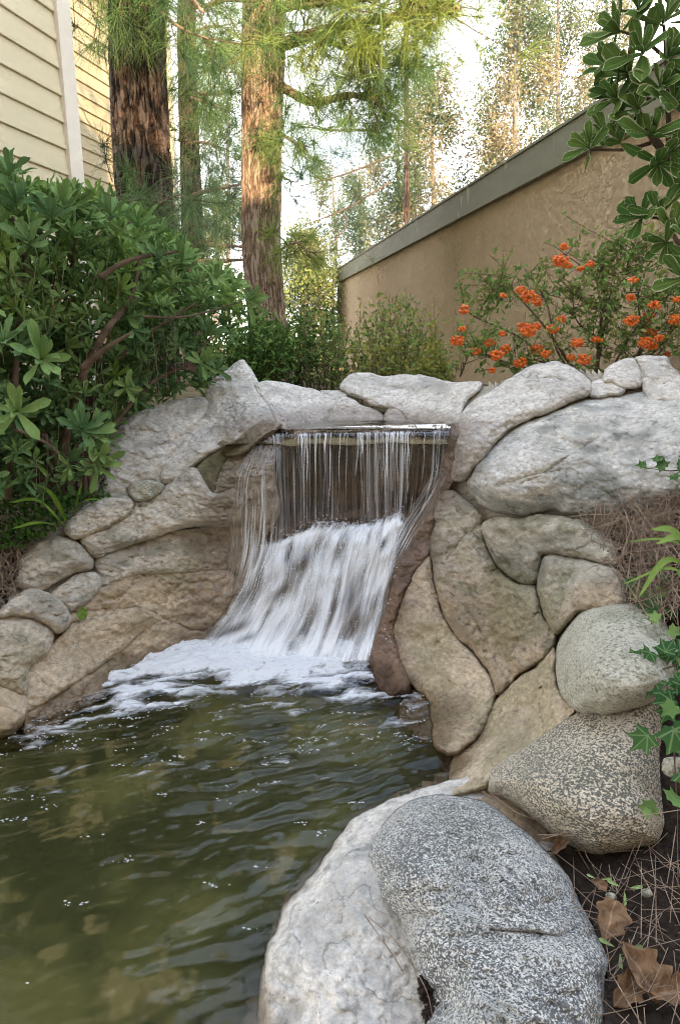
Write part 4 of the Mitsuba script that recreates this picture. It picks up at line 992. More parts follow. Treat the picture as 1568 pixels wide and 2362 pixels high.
def twiggy(parent, poly, D0, D1, ntw, per, lsize, mats, base_y, rng, r=0.003, upright=0.8, sprig=0.05):
    """Twigs rising from the foot of the shrub into the crown's volume, each dressed with small leaves."""
    ends = in_poly(poly, ntw, rng)
    tb, lb = Bag(), [Bag() for _ in mats]
    for (x, y) in ends:
        D = rng.uniform(D0, D1)
        e = at(x, y, D)
        x0 = x * 0.75 + 0.25 * np.mean([p[0] for p in poly]) + rng.normal(0, 25)
        s = at(x0, base_y, D + rng.normal(0, 0.1))
        m = s * 0.45 + e * 0.55 + rng.normal(0, 0.05, 3)
        c = catmull([s, m, e], 14)
        tb.add(*tube(c, [r, r * 0.7, r * 0.3], 4, 12, cap=False))
        t = rng.uniform(0.3, 1.0, per) ** 0.7
        P = c[np.clip((t * 13).astype(int), 0, 13)] + rng.normal(0, sprig, (per, 3)) * (0.4 + 0.6 * rng.random((per, 1)))
        v, f = leaves_at(P, rng.uniform(0.6, 1.2, per) * lsize, rng)
        lb[int(rng.integers(len(mats)))].add(v, f)
    put('twigs', tb.mesh(), 'm_twig', True, parent=parent, kind='stuff')
    for b_, m in zip(lb, mats):
        if b_.n:
            put('foliage', b_.mesh(), m, False, parent=parent, kind='stuff')


rng = np.random.default_rng(31)
h1 = thing('hedge_shrub', 'dense bright green small leaved shrub behind the peaked rock', 'shrub')
twiggy(h1, [(500, 780), (540, 715), (600, 700), (650, 715), (680, 770), (660, 860), (620, 890), (520, 880)], 4.2, 5.2, 130, 42, 0.048, ['m_leaf_hedge', 'm_leaf_dark'], 940, rng)
h2 = thing('hedge_shrub', 'shaded twiggy shrub with light showing through its bare stems', 'shrub')
twiggy(h2, [(650, 720), (700, 690), (790, 700), (800, 780), (790, 830), (700, 830), (650, 790)], 4.4, 5.6, 80, 32, 0.045, ['m_leaf_hedge', 'm_leaf_olive', 'm_leaf_dark'], 960, rng, 0.004)
h3 = thing('hedge_shrub', 'olive green shrub in front of the end of the tan wall', 'shrub')
twiggy(h3, [(780, 720), (800, 690), (880, 670), (950, 660), (1010, 690), (1020, 780), (1000, 860), (900, 850), (800, 800)], 4.3, 5.3, 92, 30, 0.045, ['m_leaf_olive', 'm_leaf_olive', 'm_leaf_yellow', 'm_leaf_hedge'], 960, rng, 0.004)
h4 = thing('hedge_shrub', 'small yellow green shrub at the foot of the tan wall', 'shrub')
twiggy(h4, [(970, 830), (1000, 790), (1030, 800), (1030, 870), (980, 880), (955, 860)], 4.1, 4.5, 36, 30, 0.036, ['m_leaf_yellow', 'm_leaf_olive'], 910, rng, 0.002, sprig=0.035)

# --- the berry bush
rng = np.random.default_rng(41)
pyr = thing('berry_bush', 'open thorny bush with clusters of orange berries against the tan wall', 'bush')
main = [[(1370, 880, 3.9), (1385, 790, 3.88), (1400, 700, 3.9), (1370, 640, 3.92), (1300, 585, 3.95)], [(1375, 860, 3.9), (1390, 720, 3.85), (1440, 640, 3.8), (1510, 575, 3.8)], [(1340, 880, 3.85), (1260, 760, 3.85), (1190, 680, 3.9), (1150, 640, 3.95)], [(1320, 880, 3.8), (1200, 780, 3.8), (1080, 720, 3.85), (1070, 655, 3.9)],
        [(1400, 870, 3.8), (1450, 780, 3.75), (1510, 700, 3.75), (1545, 640, 3.7)], [(1330, 880, 3.75), (1280, 800, 3.7), (1260, 700, 3.75), (1210, 620, 3.8)], [(1420, 880, 3.75), (1520, 800, 3.7), (1570, 730, 3.65)], [(1440, 870, 3.75), (1480, 790, 3.7), (1470, 690, 3.7), (1490, 620, 3.7)], [(1480, 860, 3.7), (1540, 780, 3.65), (1560, 660, 3.65)], [(1460, 870, 3.7), (1500, 740, 3.68), (1520, 680, 3.66)], [(1400, 720, 3.85), (1340, 690, 3.85), (1280, 650, 3.85)], [(1250, 860, 3.75), (1150, 830, 3.75), (1060, 790, 3.8)],
        [(1300, 870, 3.7), (1230, 830, 3.7), (1130, 850, 3.7)], [(1370, 640, 3.92), (1430, 580, 3.95)], [(1390, 790, 3.88), (1330, 740, 3.8), (1320, 680, 3.8)], [(1440, 640, 3.8), (1450, 600, 3.8), (1470, 560, 3.8)], [(1100, 730, 3.85), (1130, 680, 3.85), (1180, 640, 3.85)], [(1060, 870, 3.8), (1080, 820, 3.8), (1100, 790, 3.8)]]
lb, lb2 = Bag(), Bag()
allc = []
for k, m in enumerate(main):
    a = np.array(m, float)
    w3 = at(a[:, 0], a[:, 1], a[:, 2])
    put('branch', tube(w3, [0.012 if k < 3 else 0.006, 0.004, 0.002], 6, 30, disp=lambda v: 0.003 * (meshkit.noise(v * 60) - 0.5)), 'm_twig', True, parent=pyr)
    c = catmull(w3, 60); allc.append(c)
C = np.vstack(allc)
tb = Bag()
for _ in range(330):
    s = C[rng.integers(len(C))]
    if s[2] < 1.12:
        continue
    e = s + np.array([rng.normal(0, .12), rng.normal(-.03, .09), rng.normal(.07, .08)])
    c = catmull([s, (s + e) / 2 + rng.normal(0, .015, 3), e], 12)
    tb.add(*tube(c, [0.0022, 0.001], 4, 8, cap=False))
    nl = int(rng.integers(7, 16))
    P = c[rng.integers(2, 12, nl)] + rng.normal(0, .014, (nl, 3))
    (lb if rng.random() < 0.7 else lb2).add(*leaves_at(P, rng.uniform(0.028, 0.05, nl), rng))
put('twigs', tb.mesh(), 'm_twig', True, parent=pyr, kind='stuff')
put('foliage', lb.mesh(), 'm_leaf_hedge', False, parent=pyr, kind='stuff')
put('foliage', lb2.mesh(), 'm_leaf_olive', False, parent=pyr, kind='stuff')
berries = [(1289, 599, 20), (1306, 611, 12), (1336, 619, 9), (1359, 609, 10), (1299, 569, 10), (1199, 669, 13), (1219, 684, 20), (1239, 696, 13), (1159, 681, 7), (1069, 714, 14), (1054, 786, 17), (1066, 759, 9), (1096, 809, 12), (1129, 789, 15), (1144, 819, 18), (1164, 804, 14), (1134, 854, 8), (1204, 754, 14), (1219, 762, 20), (1234, 754, 13), (1159, 769, 10),
           (1274, 759, 15), (1294, 736, 11), (1329, 791, 17), (1236, 804, 16), (1259, 816, 13), (1199, 836, 17), (1346, 829, 18), (1314, 826, 12), (1376, 784, 12), (1456, 739, 18), (1494, 729, 16), (1509, 704, 15), (1499, 764, 15), (1489, 789, 20), (1504, 799, 14), (1554, 736, 17), (1454, 686, 11), (1459, 646, 10), (1519, 779, 11), (1536, 816, 8), (1560, 690, 9)]
ico = trimesh.creation.icosphere(1)
for (x, y, r) in berries:
    D = 3.62 - 0.0003 * max(0, x - 1300) + rng.normal(0, 0.05)
    c0 = at(x, y, D); R = 0.85 * r / F * D
    b_ = Bag()
    n = int(7 + r * r * 0.14)
    for _ in range(n):
        o = rng.normal(0, 1, 3); o /= np.linalg.norm(o)
        b_.add(ico.vertices * rng.uniform(0.006, 0.009) * [1, 1, 0.9] + c0 + o * R * [1.1, 0.9, 0.75] * rng.uniform(0.3, 1) ** 0.5, ico.faces)
    put('berry_cluster', b_.mesh(), 'm_berry', True, parent=pyr, kind='stuff')

# ------------------------------------------------------------------ pines
def bark_trunk(parent, cl, rad, bsdf, seed, plate=(9, 2.2), amp=0.05, seg=170, n=620):
    c = np.array(cl, float)
    w3 = at(c[:, 0], c[:, 1], c[:, 2])
    C_ = catmull(w3, n); r = np.interp(np.linspace(0, 1, n), np.linspace(0, 1, len(rad)), rad)
    _, a, b_ = frames(C_)
    ang = np.arange(seg) * 2 * np.pi / seg
    dirs = a[:, None] * np.cos(ang)[None, :, None] + b_[:, None] * np.sin(ang)[None, :, None]
    s = np.concatenate([[0], np.cumsum(np.linalg.norm(np.diff(C_, axis=0), axis=1))])
    U = np.stack([np.cos(ang)[None] * np.ones((n, 1)) * plate[0] * 0.35, np.sin(ang)[None] * np.ones((n, 1)) * plate[0] * 0.35, s[:, None] * plate[1] * np.ones((1, seg))], -1)
    U = U + 0.9 * (np.stack([meshkit.fbm(U * 1.3, 2, seed + k) for k in range(3)], -1) - 0.5)
    fiss = np.abs(meshkit.fbm(U, 3, seed) - 0.5) * 2
    ridge = np.clip(fiss / 0.22, 0, 1) ** 0.7
    fl = meshkit.fbm(U * [2.4, 2.4, 2.2], 3, seed + 9)
    flake = np.round(fl * 6) / 6
    h = ridge * 0.75 + 0.45 * (flake - 0.5)
    v = C_[:, None] + dirs * (r[:, None] + amp * r[:, None] * 4 * (h - 0.6))[..., None]
    uv = np.stack([np.clip(h, 0, 1), np.broadcast_to(s[:, None] / 5, h.shape)], -1)
    put('trunk', (v.reshape(-1, 3), grid_faces(n, seg, True)), bsdf, True, parent=parent, uv=uv.reshape(-1, 2))
    return C_


def tuft(rng, n, length, droop=0.25, axis=(0, 0, 1), spread=1.1):
    """A burst of long thin needles about the origin: (v, f, uv)."""
    ax = np.asarray(axis, float) / np.linalg.norm(axis)
    d = rng.normal(size=(n, 3)) * spread + ax
    d /= np.linalg.norm(d, axis=1, keepdims=True)
    L_ = length * rng.uniform(0.7, 1.1, n)[:, None]
    side = np.cross(d, rng.normal(size=(n, 3))); side /= np.linalg.norm(side, axis=1, keepdims=True)
    o = ax * rng.uniform(-0.35, 0.1, n)[:, None] * length * 0.6
    m = o + d * L_ * 0.5 + np.array([0, 0, -1]) * L_ * droop * 0.18
    e = o + d * L_ * 0.97 + np.array([0, 0, -1]) * L_ * droop * 0.8
    return o, m, e, side


def needles(bag, rng, P, n, length, wid, axes, droop=0.3):
    for p, ax in zip(P, axes):
        o, m, e, s = tuft(rng, n, length * rng.uniform(0.75, 1.15), droop, ax)
        w = wid
        v = np.stack([o - s * w, o + s * w, m - s * w * 0.9, m + s * w * 0.9, e], 1) + p
        f = np.array([[0, 1, 3], [0, 3, 2], [2, 3, 4]])
        uv = np.tile(np.array([[0, 0], [1, 0], [0, .5], [1, .5], [.5, 1]]), (n, 1))
        bag.add(v.reshape(-1, 3), ((np.arange(n) * 5)[:, None, None] + f).reshape(-1, 3), uv)


def pine(parent, branches, rng, n_needles, length, wid):
    """branches: (px polyline with depth, base radius, tufts, scatter in m, material)."""
    bags = {}
    for (pl, r, nt, sc, m) in branches:
        a = np.array(pl, float)
        w3 = at(a[:, 0], a[:, 1], a[:, 2])
        if r:
            put('branch', tube(w3, [r, r * 0.7, r * 0.3], 8, 30, disp=lambda v: 0.25 * r * (meshkit.fbm(v * 25, 3) - 0.5)), 'm_bark_warm' if m != 'm_needle_dark' else 'm_twig', True, parent=parent, uv=None)
        c = catmull(w3, 40)
        i = rng.integers(6 if r else 0, 40, nt)
        P = c[i] + rng.normal(0, sc, (nt, 3))
        ax = (P - c[np.maximum(i - 8, 0)]); ax = ax / (np.linalg.norm(ax, axis=1, keepdims=True) + 1e-6) + rng.normal(0, 0.4, (nt, 3))
        tb = bags.setdefault('twig', Bag())
        for p, q in zip(P, c[np.maximum(i - 4, 0)]):
            if np.linalg.norm(p - q) > 0.05:
                tb.add(*tube([q, (p + q) / 2 + rng.normal(0, .02, 3), p], [0.006, 0.003], 4, 6, cap=False))
        needles(bags.setdefault(m, Bag()), rng, P, int(n_needles * 0.62), length * 0.95, wid * 0.8, ax)
    for m, b_ in bags.items():
        if m == 'twig':
            put('twigs', b_.mesh(), 'm_twig', True, parent=parent, kind='stuff')
        else:
            put('needles', b_.mesh(), m, False, uv=b_.uvs(), parent=parent, kind='stuff')


rng = np.random.default_rng(51)
p1 = thing('pine_tree', 'pine with thick dark deeply furrowed bark close to the cream house', 'tree')
bark_trunk(p1, [(318, -120, 7.0), (318, 0, 7.0), (320, 200, 7.0), (331, 400, 7.0), (338, 560, 7.0), (345, 800, 7.0), (348, 960, 7.0)], [.235, .245, .25, .26, .265, .28, .31], 'm_bark_dark', 3, (20, 3.4), 0.045, 240, 800)
pine(p1, [([(330, 20, 6.8), (250, -40, 6.2), (190, -10, 5.9)], .03, 22, .22, 'm_needle_blue'), ([(330, -40, 6.8), (420, -20, 6.0), (470, 30, 5.7)], .03, 22, .24, 'm_needle_blue'), ([(320, -60, 6.8), (300, -50, 6.2), (320, -30, 5.8)], 0.02, 16, .2, 'm_needle_green'),
          ([(340, 440, 6.8), (300, 400, 6.6), (290, 320, 6.5)], .008, 3, .06, 'm_needle_green'), ([(345, 500, 6.8), (320, 460, 6.5), (300, 470, 6.4)], .010, 6, .10, 'm_needle_blue'), ([(350, 480, 6.8), (410, 450, 6.3), (450, 470, 6.2)], .012, 12, .16, 'm_needle_blue'),
          ([(260, 420, 6.5), (245, 370, 6.4), (240, 330, 6.4)], .005, 2, .03, 'm_needle_dark'), ([(345, 520, 6.8), (400, 520, 6.5), (440, 560, 6.4)], .012, 14, .2, 'm_needle_blue'), ([(330, -10, 6.8), (410, 60, 6.2), (480, 90, 5.9)], .02, 14, .14, 'm_needle_green'), ([(318, -140, 7.0), (200, -220, 6.6), (60, -260, 6.2)], .04, 40, .35, 'm_needle_blue'), ([(318, -140, 7.0), (230, -200, 7.2), (100, -200, 7.8)], .04, 46, .35, 'm_needle_blue'), ([(318, -140, 7.0), (280, -260, 6.4), (200, -380, 6.0)], .04, 46, .4, 'm_needle_blue'), ([(318, -140, 7.0), (330, -300, 6.4), (330, -420, 6.0)], .04, 40, .4, 'm_needle_blue'), ([(318, -140, 7.0), (250, -180, 6.2), (180, -180, 5.6)], .03, 30, .3, 'm_needle_green')], rng, 95, 0.34, 0.0020)  # boughs above the view are added to shade the recessed wall
p2 = thing('pine_tree', 'pine with sunlit reddish tan bark in the middle, behind the hedge', 'tree')
bark_trunk(p2, [(610, -120, 7.6), (609, 0, 7.6), (607, 130, 7.6), (604, 300, 7.6), (603, 450, 7.6), (603, 560, 7.6), (612, 690, 7.6), (620, 800, 7.6), (622, 960, 7.6)], [.20, .205, .215, .20, .205, .205, .20, .215, .27], 'm_bark_warm', 8, (24, 4.0), 0.026, 220, 800)
pine(p2, [([(645, 105, 7.5), (720, 80, 7.2), (800, 60, 6.8), (960, 30, 6.4), (1060, 20, 6.2)], .06, 60, .26, 'm_needle_gold'), ([(640, 195, 7.5), (720, 235, 7.2), (800, 220, 7.0), (870, 230, 6.8)], .05, 34, .2, 'm_needle_green'), ([(720, 80, 7.2), (820, 120, 7.0), (900, 150, 6.8), (980, 130, 6.6)], .03, 44, .25, 'm_needle_green'),
          ([(640, 20, 7.5), (760, -10, 7.0), (900, -10, 6.6), (1040, 10, 6.4)], .05, 44, .24, 'm_needle_gold'), ([(640, 20, 7.5), (740, 10, 7.0), (860, 0, 6.6)], .03, 30, .2, 'm_needle_green'), ([(880, 60, 6.6), (960, 10, 6.4), (1000, 60, 6.3)], .03, 26, .2, 'm_needle_gold'),
          ([(640, 300, 7.5), (680, 330, 7.3), (720, 340, 7.2)], .015, 16, .16, 'm_needle_green'), ([(630, 590, 7.4), (680, 560, 7.1), (720, 590, 7.0)], .014, 16, .12, 'm_needle_gold'), ([(600, 330, 7.3), (590, 300, 7.2), (580, 310, 7.2)], .006, 3, .05, 'm_needle_green'),
          ([(570, 120, 7.5), (500, 160, 7.4), (440, 150, 7.4)], .02, 20, .2, 'm_needle_green'), ([(600, 0, 7.4), (520, 0, 7.1), (450, 20, 7.0)], .03, 20, .2, 'm_needle_blue'), ([(610, -20, 7.3), (620, -30, 7.0), (640, -10, 6.9)], 0, 7, .10, 'm_needle_green'), ([(640, 400, 7.5), (680, 420, 7.3), (700, 400, 7.2)], .01, 8, .12, 'm_needle_green'), ([(760, 50, 7.1), (840, 170, 6.9), (880, 260, 6.8)], .02, 24, .18, 'm_needle_green')], rng, 100, 0.36, 0.0022)
p3 = thing('pine_tree', 'slender pine between the two big trunks, further back', 'tree')
bark_trunk(p3, [(430, -100, 9.5), (432, 150, 9.5), (438, 350, 9.5), (445, 550, 9.5), (452, 900, 9.5)], [.10, .115, .125, .14, .16], 'm_bark_dark', 15, (8, 3.0), 0.035, 90, 420)
pine(p3, [([(440, 215, 9.4), (500, 216, 9.2), (560, 212, 9.0)], .025, 12, .22, 'm_needle_dark'), ([(440, 225, 9.4), (500, 245, 9.2), (540, 260, 9.1)], .02, 16, .25, 'm_needle_blue'), ([(450, 560, 9.4), (510, 566, 9.2), (565, 570, 9.0)], .04, 6, .3, 'm_needle_blue'), ([(460, 605, 9.4), (510, 602, 9.2), (570, 598, 9.0)], .045, 4, .3, 'm_needle_green'),
          ([(455, 600, 9.4), (500, 530, 9.3), (530, 470, 9.2)], .03, 20, .3, 'm_needle_blue'), ([(445, 450, 9.4), (500, 435, 9.0), (560, 425, 8.9)], .03, 14, .22, 'm_needle_blue'), ([(440, 330, 9.4), (480, 330, 9.2), (520, 350, 9.1)], .02, 20, .3, 'm_needle_blue'), ([(430, 80, 9.4), (500, 60, 9.2), (560, 90, 9.1)], .02, 30, .4, 'm_needle_blue'),
          ([(400, 320, 9.5), (395, 300, 9.4), (395, 310, 9.4)], 0, 4, .08, 'm_needle_green'), ([(430, 420, 10.0), (430, 500, 10.0), (450, 560, 9.9)], 0, 36, .25, 'm_needle_blue'), ([(400, 140, 10.2), (440, 220, 10.2), (480, 300, 10.2)], 0, 26, .25, 'm_needle_blue'), ([(500, 380, 9.3), (540, 480, 9.2), (500, 560, 9.2)], 0, 20, .3, 'm_needle_blue'), ([(560, 330, 9.3), (520, 300, 9.2), (480, 280, 9.1)], 0, 14, .3, 'm_needle_blue')], rng, 80, 0.34, 0.0024)
p4 = thing('pine_tree', 'dark sparse pine boughs right of the sunlit trunk', 'tree')
bark_trunk(p4, [(935, -200, 13), (936, 0, 13), (937, 250, 13), (938, 500, 13), (940, 900, 13)], [.035, .04, .045, .05, .06], 'm_bark_dark', 25, (6, 3.0), 0.03, 60, 200)
pine(p4, [([(900, 360, 12.8), (800, 400, 11.0), (690, 430, 10.0)], .02, 16, .3, 'm_needle_dark'), ([(900, 420, 12.8), (800, 480, 11.0), (700, 520, 10.0)], .02, 14, .3, 'm_needle_dark'), ([(860, 300, 12.0), (760, 300, 10.5), (690, 290, 10.0)], .02, 14, .3, 'm_needle_dark'), ([(800, 500, 11), (790, 540, 10.8), (760, 560, 10.5)], .01, 6, .25, 'm_needle_dark')], rng, 60, 0.42, 0.0022)

# ------------------------------------------------------------------ airy trees far behind
rng = np.random.default_rng(61)


def airy_tree(label, px, D, ytop, half, n_cl, mats, rtrunk=0.07, ybot=760, lsize=0.092, group=None):
    t_ = thing('eucalyptus_tree', label, 'tree', group)
    ys_ = np.linspace(ybot, ytop, 7)
    xs_ = px + np.cumsum(rng.normal(0, 3, 7))
    w3 = at(xs_, ys_, np.full(7, D))
    put('trunk', tube(w3, [rtrunk, rtrunk * .75, rtrunk * .3], 10, 40), 'm_pale_bark', True, parent=t_)
    tb, bags = Bag(), [Bag() for _ in mats]
    C_ = catmull(w3, 50)
    for k in range(int(n_cl * 0.40)):
        f = rng.uniform(0.12, 1.0)
        s = C_[int(f * 49)]
        rr = half / F * D * (1.15 - 0.75 * f ** 2)
        az = rng.uniform(0, 2 * np.pi)
        e = s + np.array([math.cos(az) * rr * rng.uniform(.2, 1), math.sin(az) * rr * rng.uniform(.2, 1), rr * rng.normal(0.1, .3)])
        tb.add(*tube([s, (s + e) / 2 + [0, 0, .1 * rr], e], [0.012, 0.004], 4, 6, cap=False))
        n = int(rng.integers(80, 320))
        P = e + rng.normal(0, 0.15, (n, 3)) * [1, 1, 1.7]
        lv, f_ = leaves_at(P, rng.uniform(.6, 1.2, n) * lsize, rng, 0.45)
        bags[int(rng.integers(len(mats)))].add(lv, f_)
    put('twigs', tb.mesh(), 'm_pale_bark', True, parent=t_, kind='stuff')
    for b_, m in zip(bags, mats):
        if b_.n:
            put('crown', b_.mesh(), m, False, parent=t_, kind='stuff')


FM = ['m_leaf_far', 'm_leaf_far_green']
airy_tree('airy sunlit tree with a thin trunk above the far end of the olive fascia', 1006, 17, 170, 110, 170, FM)
airy_tree('leafy tan and green tree left of the airy sunlit tree', 925, 19, 270, 110, 150, FM[::-1])
airy_tree('tall tan leaved tree rising over the middle of the fascia', 1190, 16, -60, 120, 230, FM)
airy_tree('tall broad pale tree behind the cream edged shrub', 1290, 18, -150, 150, 260, FM)
airy_tree('green tree peeping over the fascia near the cream edged shrub', 1400, 20, -100, 130, 170, FM[::-1])
airy_tree('low bluish tree at the far corner of the tan building', 840, 22, 400, 80, 110, ['m_leaf_far_green'])
airy_tree('golden bush like tree low behind the sunlit pine trunk', 700, 15, 560, 90, 170, ['m_leaf_far', 'm_leaf_far_green', 'm_leaf_olive'], ybot=860)
airy_tree('faint tall tree beyond the slender pine', 520, 24, 60, 150, 190, ['m_leaf_far_green'])
airy_tree('wide golden tree low beyond the slender pine', 500, 20, 480, 120, 150, ['m_leaf_far', 'm_leaf_far_green'], ybot=860)
airy_tree('thin tree in the gap between the sunlit pine and the fascia', 770, 26, 380, 90, 110, FM)

# ------------------------------------------------------------------ ground plants and litter
rng = np.random.default_rng(71)


def blade(base, mid, tip, w):
    c = catmull([base, mid, tip], 14)
    t, a, b_ = frames(c)
    s = np.cross(t, [0, -0.6, 0.8]); s /= np.linalg.norm(s, axis=1, keepdims=True)
    ww = w * np.sin(np.linspace(0.35, np.pi, 14)) ** 0.7
    nrm = np.cross(s, t)
    v = np.stack([c - s * ww[:, None], c - nrm * ww[:, None] * 0.3, c + s * ww[:, None]], 1)
    return v.reshape(-1, 3), grid_faces(14, 3)


iris = thing('blade_plant', 'tuft of long bright green strap leaves on the left bank', 'plant')
for (b0, m0, t0, w) in [((152, 1215, 2.78), (90, 1155, 2.65), (18, 1160, 2.55), .012), ((150, 1213, 2.78), (90, 1205, 2.62), (28, 1220, 2.5), .013), ((155, 1205, 2.8), (120, 1140, 2.75), (70, 1110, 2.7), .010), ((172, 1190, 2.85), (195, 1155, 2.8), (240, 1152, 2.75), .006), ((168, 1200, 2.85), (180, 1150, 2.85), (190, 1110, 2.9), .006)]:
    put('blade', blade(at(*b0), at(*m0), at(*t0), w), 'm_blade', True, parent=iris)
cov = Bag()
P2 = in_poly([(-60, 1150), (120, 1130), (250, 1120), (245, 1145), (160, 1180), (140, 1215), (60, 1255), (-60, 1290)], 900, rng)
W = at(P2[:, 0], P2[:, 1], depth(P2[:, 0], P2[:, 1]) - rng.uniform(0, 0.12, 900))
cov.add(*leaves_at(W, rng.uniform(.018, .036, 900), rng, 0.7))
put('ground_cover', cov.mesh(), 'm_leaf_dark', False, kind='stuff', label='low dark green ground cover under the glossy bush', cat='ground cover')

# the right bank: soil, needles, ivy, blades
xs, ys = np.arange(1250, 1860, 12), np.arange(1130, 2520, 12)
PX, PY = np.meshgrid(xs, ys)
V = at(PX, PY, depth(PX, PY) + 0.015).reshape(-1, 3)
V = V + 0.03 * (meshkit.fbm(V * 16, 4) - 0.5)[:, None] + 0.012 * (meshkit.fbm(V * 60, 3) - 0.5)[:, None]
fc = grid_faces(len(ys), len(xs))
cc = np.stack([PX.ravel(), PY.ravel()], -1)[fc].mean(1)
soil_poly = Polygon([(1400, 1200), (1860, 1150), (1860, 2520), (1395, 2520), (1400, 2200), (1330, 2060), (1265, 1960), (1330, 1950), (1500, 1940), (1530, 1600), (1520, 1430), (1440, 1380), (1420, 1300)])
put('soil', (V, fc[shapely.contains_xy(soil_poly, cc[:, 0], cc[:, 1])]), 'm_soil', True, kind='structure', label='dark crumbly soil on the right bank')


def litter(n, poly, lpx, lift, r, rng, ang=None):
    bag = Bag()
    q = in_poly(poly, n, rng)
    for (x, y) in q:
        a = rng.uniform(0, np.pi) if ang is None else rng.normal(*ang)
        L_ = rng.uniform(*lpx) / 2
        t = np.array([-1, 0, 1]) * L_
        xx, yy = x + t * math.cos(a), y + t * math.sin(a) + rng.normal(0, 4, 3)
        D = depth(xx, yy) - rng.uniform(*lift) - np.array([0, 0.01, 0])
        bag.add(*tube(at(xx, yy, D), r * rng.uniform(.7, 1.3), 3, 6, cap=False))
    return bag.mesh()


put('needle_litter', litter(950, [(1330, 1190), (1420, 1170), (1640, 1100), (1640, 1400), (1460, 1400), (1420, 1300), (1400, 1230)], (40, 150), (0.0, 0.12), 0.0014, rng), 'm_litter', True, kind='stuff', label='tangled dry pine needles and twigs under the huge boulder', cat='pine needles')
put('needle_litter', litter(120, [(1290, 1960), (1420, 1960), (1568, 1900), (1640, 2000), (1640, 2450), (1410, 2450), (1400, 2220), (1330, 2060)], (50, 210), (0.0, 0.05), 0.0009, rng), 'm_litter', True, kind='stuff', label='scattered dry needles on the dark soil beside the grey granite boulder', cat='pine needles')
lt = Bag()
for (xa, ya, xb, yb, D) in [(1110, 1825, 1290, 1960, 1.52), (1130, 1830, 1310, 1990, 1.5), (1180, 1870, 1400, 1980, 1.44), (1250, 1930, 1460, 1905, 1.38), (1250, 1935, 1568, 1868, 1.36), (1240, 1925, 1440, 1950, 1.37), (840, 2110, 990, 2362, 1.12), (850, 2115, 960, 2240, 1.14), (960, 2240, 1000, 2362, 1.0), (1060, 2325, 1150, 2365, 0.92), (1300, 2150, 1400, 2240, 1.1)]:
    m = at((xa + xb) / 2 + 6, (ya + yb) / 2 - 8, D - 0.03)
    lt.add(*tube([at(xa, ya, D), m, at(xb, yb, D - 0.06)], 0.0011, 4, 12, cap=False))
put('loose_needles', lt.mesh(), 'm_litter', True, kind='stuff', label='few long single pine needles lying across the near boulders', cat='pine needles')

# ivy
tip = [(0, 1.0), (0.10, 0.72), (0.20, 0.60), (0.48, 0.62), (0.36, 0.42), (0.34, 0.30), (0.50, 0.08), (0.28, 0.05), (0.14, -0.04), (0.03, 0.06)]
iv = np.array(tip + [(-x, y) for x, y in tip[::-1] if x > 0])
iv = np.vstack([[0, 0.3], iv])
ivz = 0.28 * np.abs(iv[:, 0]) - 0.32 * (iv[:, 1] - 0.3) ** 2
IVV = np.column_stack([iv, ivz])
k = len(iv) - 1
IVF = np.array([[0, 1 + (i + 1) % k, 1 + i] for i in range(k)])
IVUV = np.column_stack([iv[:, 0] * 0.9 + 0.5, iv[:, 1] * 0.8 + 0.1])
ivy_file = ply((IVV, IVF), 'm_ivy', True, uv=IVUV)
ivy_young = ply((IVV, IVF), 'm_leaf_a', True, uv=np.column_stack([iv[:, 0] * 0.3 + 0.75, iv[:, 1]]))


def ivy(label, spots, stemline):
    t_ = thing('ivy', label, 'ivy')
    a = np.array(stemline, float)
    put('stem', tube(at(a[:, 0], a[:, 1], a[:, 2]), [0.003, 0.0015], 6, 24), 'm_twig', True, parent=t_)
    for (x, y, D, s, ang) in spots:
        nrm = np.array([rng.normal(-0.25, .3), -0.75 + rng.normal(0, .25), 0.6 + rng.normal(0, .25)]); nrm /= np.linalg.norm(nrm)
        up = np.array([0, 0.3, 1.0]); yv = up - nrm * (up @ nrm); yv /= np.linalg.norm(yv)
        xv = np.cross(yv, nrm)
        yy_ = yv * math.cos(ang) + xv * math.sin(ang)
        xx_ = np.cross(yy_, nrm)
        Rm = np.stack([xx_, yy_, nrm], 1)
        scene[key_for(t_ + '__leaf')] = {**(ivy_young if s < 0 else ivy_file), 'to_world': mat(Rm, abs(s) * 0.86, at(x, y, D))}


def scatter_ivy(x0, x1, y0, y1, n, s0, s1, lift):
    out = []
    for _ in range(n):
        x, y = rng.uniform(x0, x1), rng.uniform(y0, y1)
        s = rng.uniform(s0, s1) * (-1 if rng.random() < .3 else 1)
        out.append((x, y, float(depth(np.array([x]), np.array([y]))[0]) - lift - rng.uniform(0, .05), s, rng.uniform(-3, 3)))
    return out


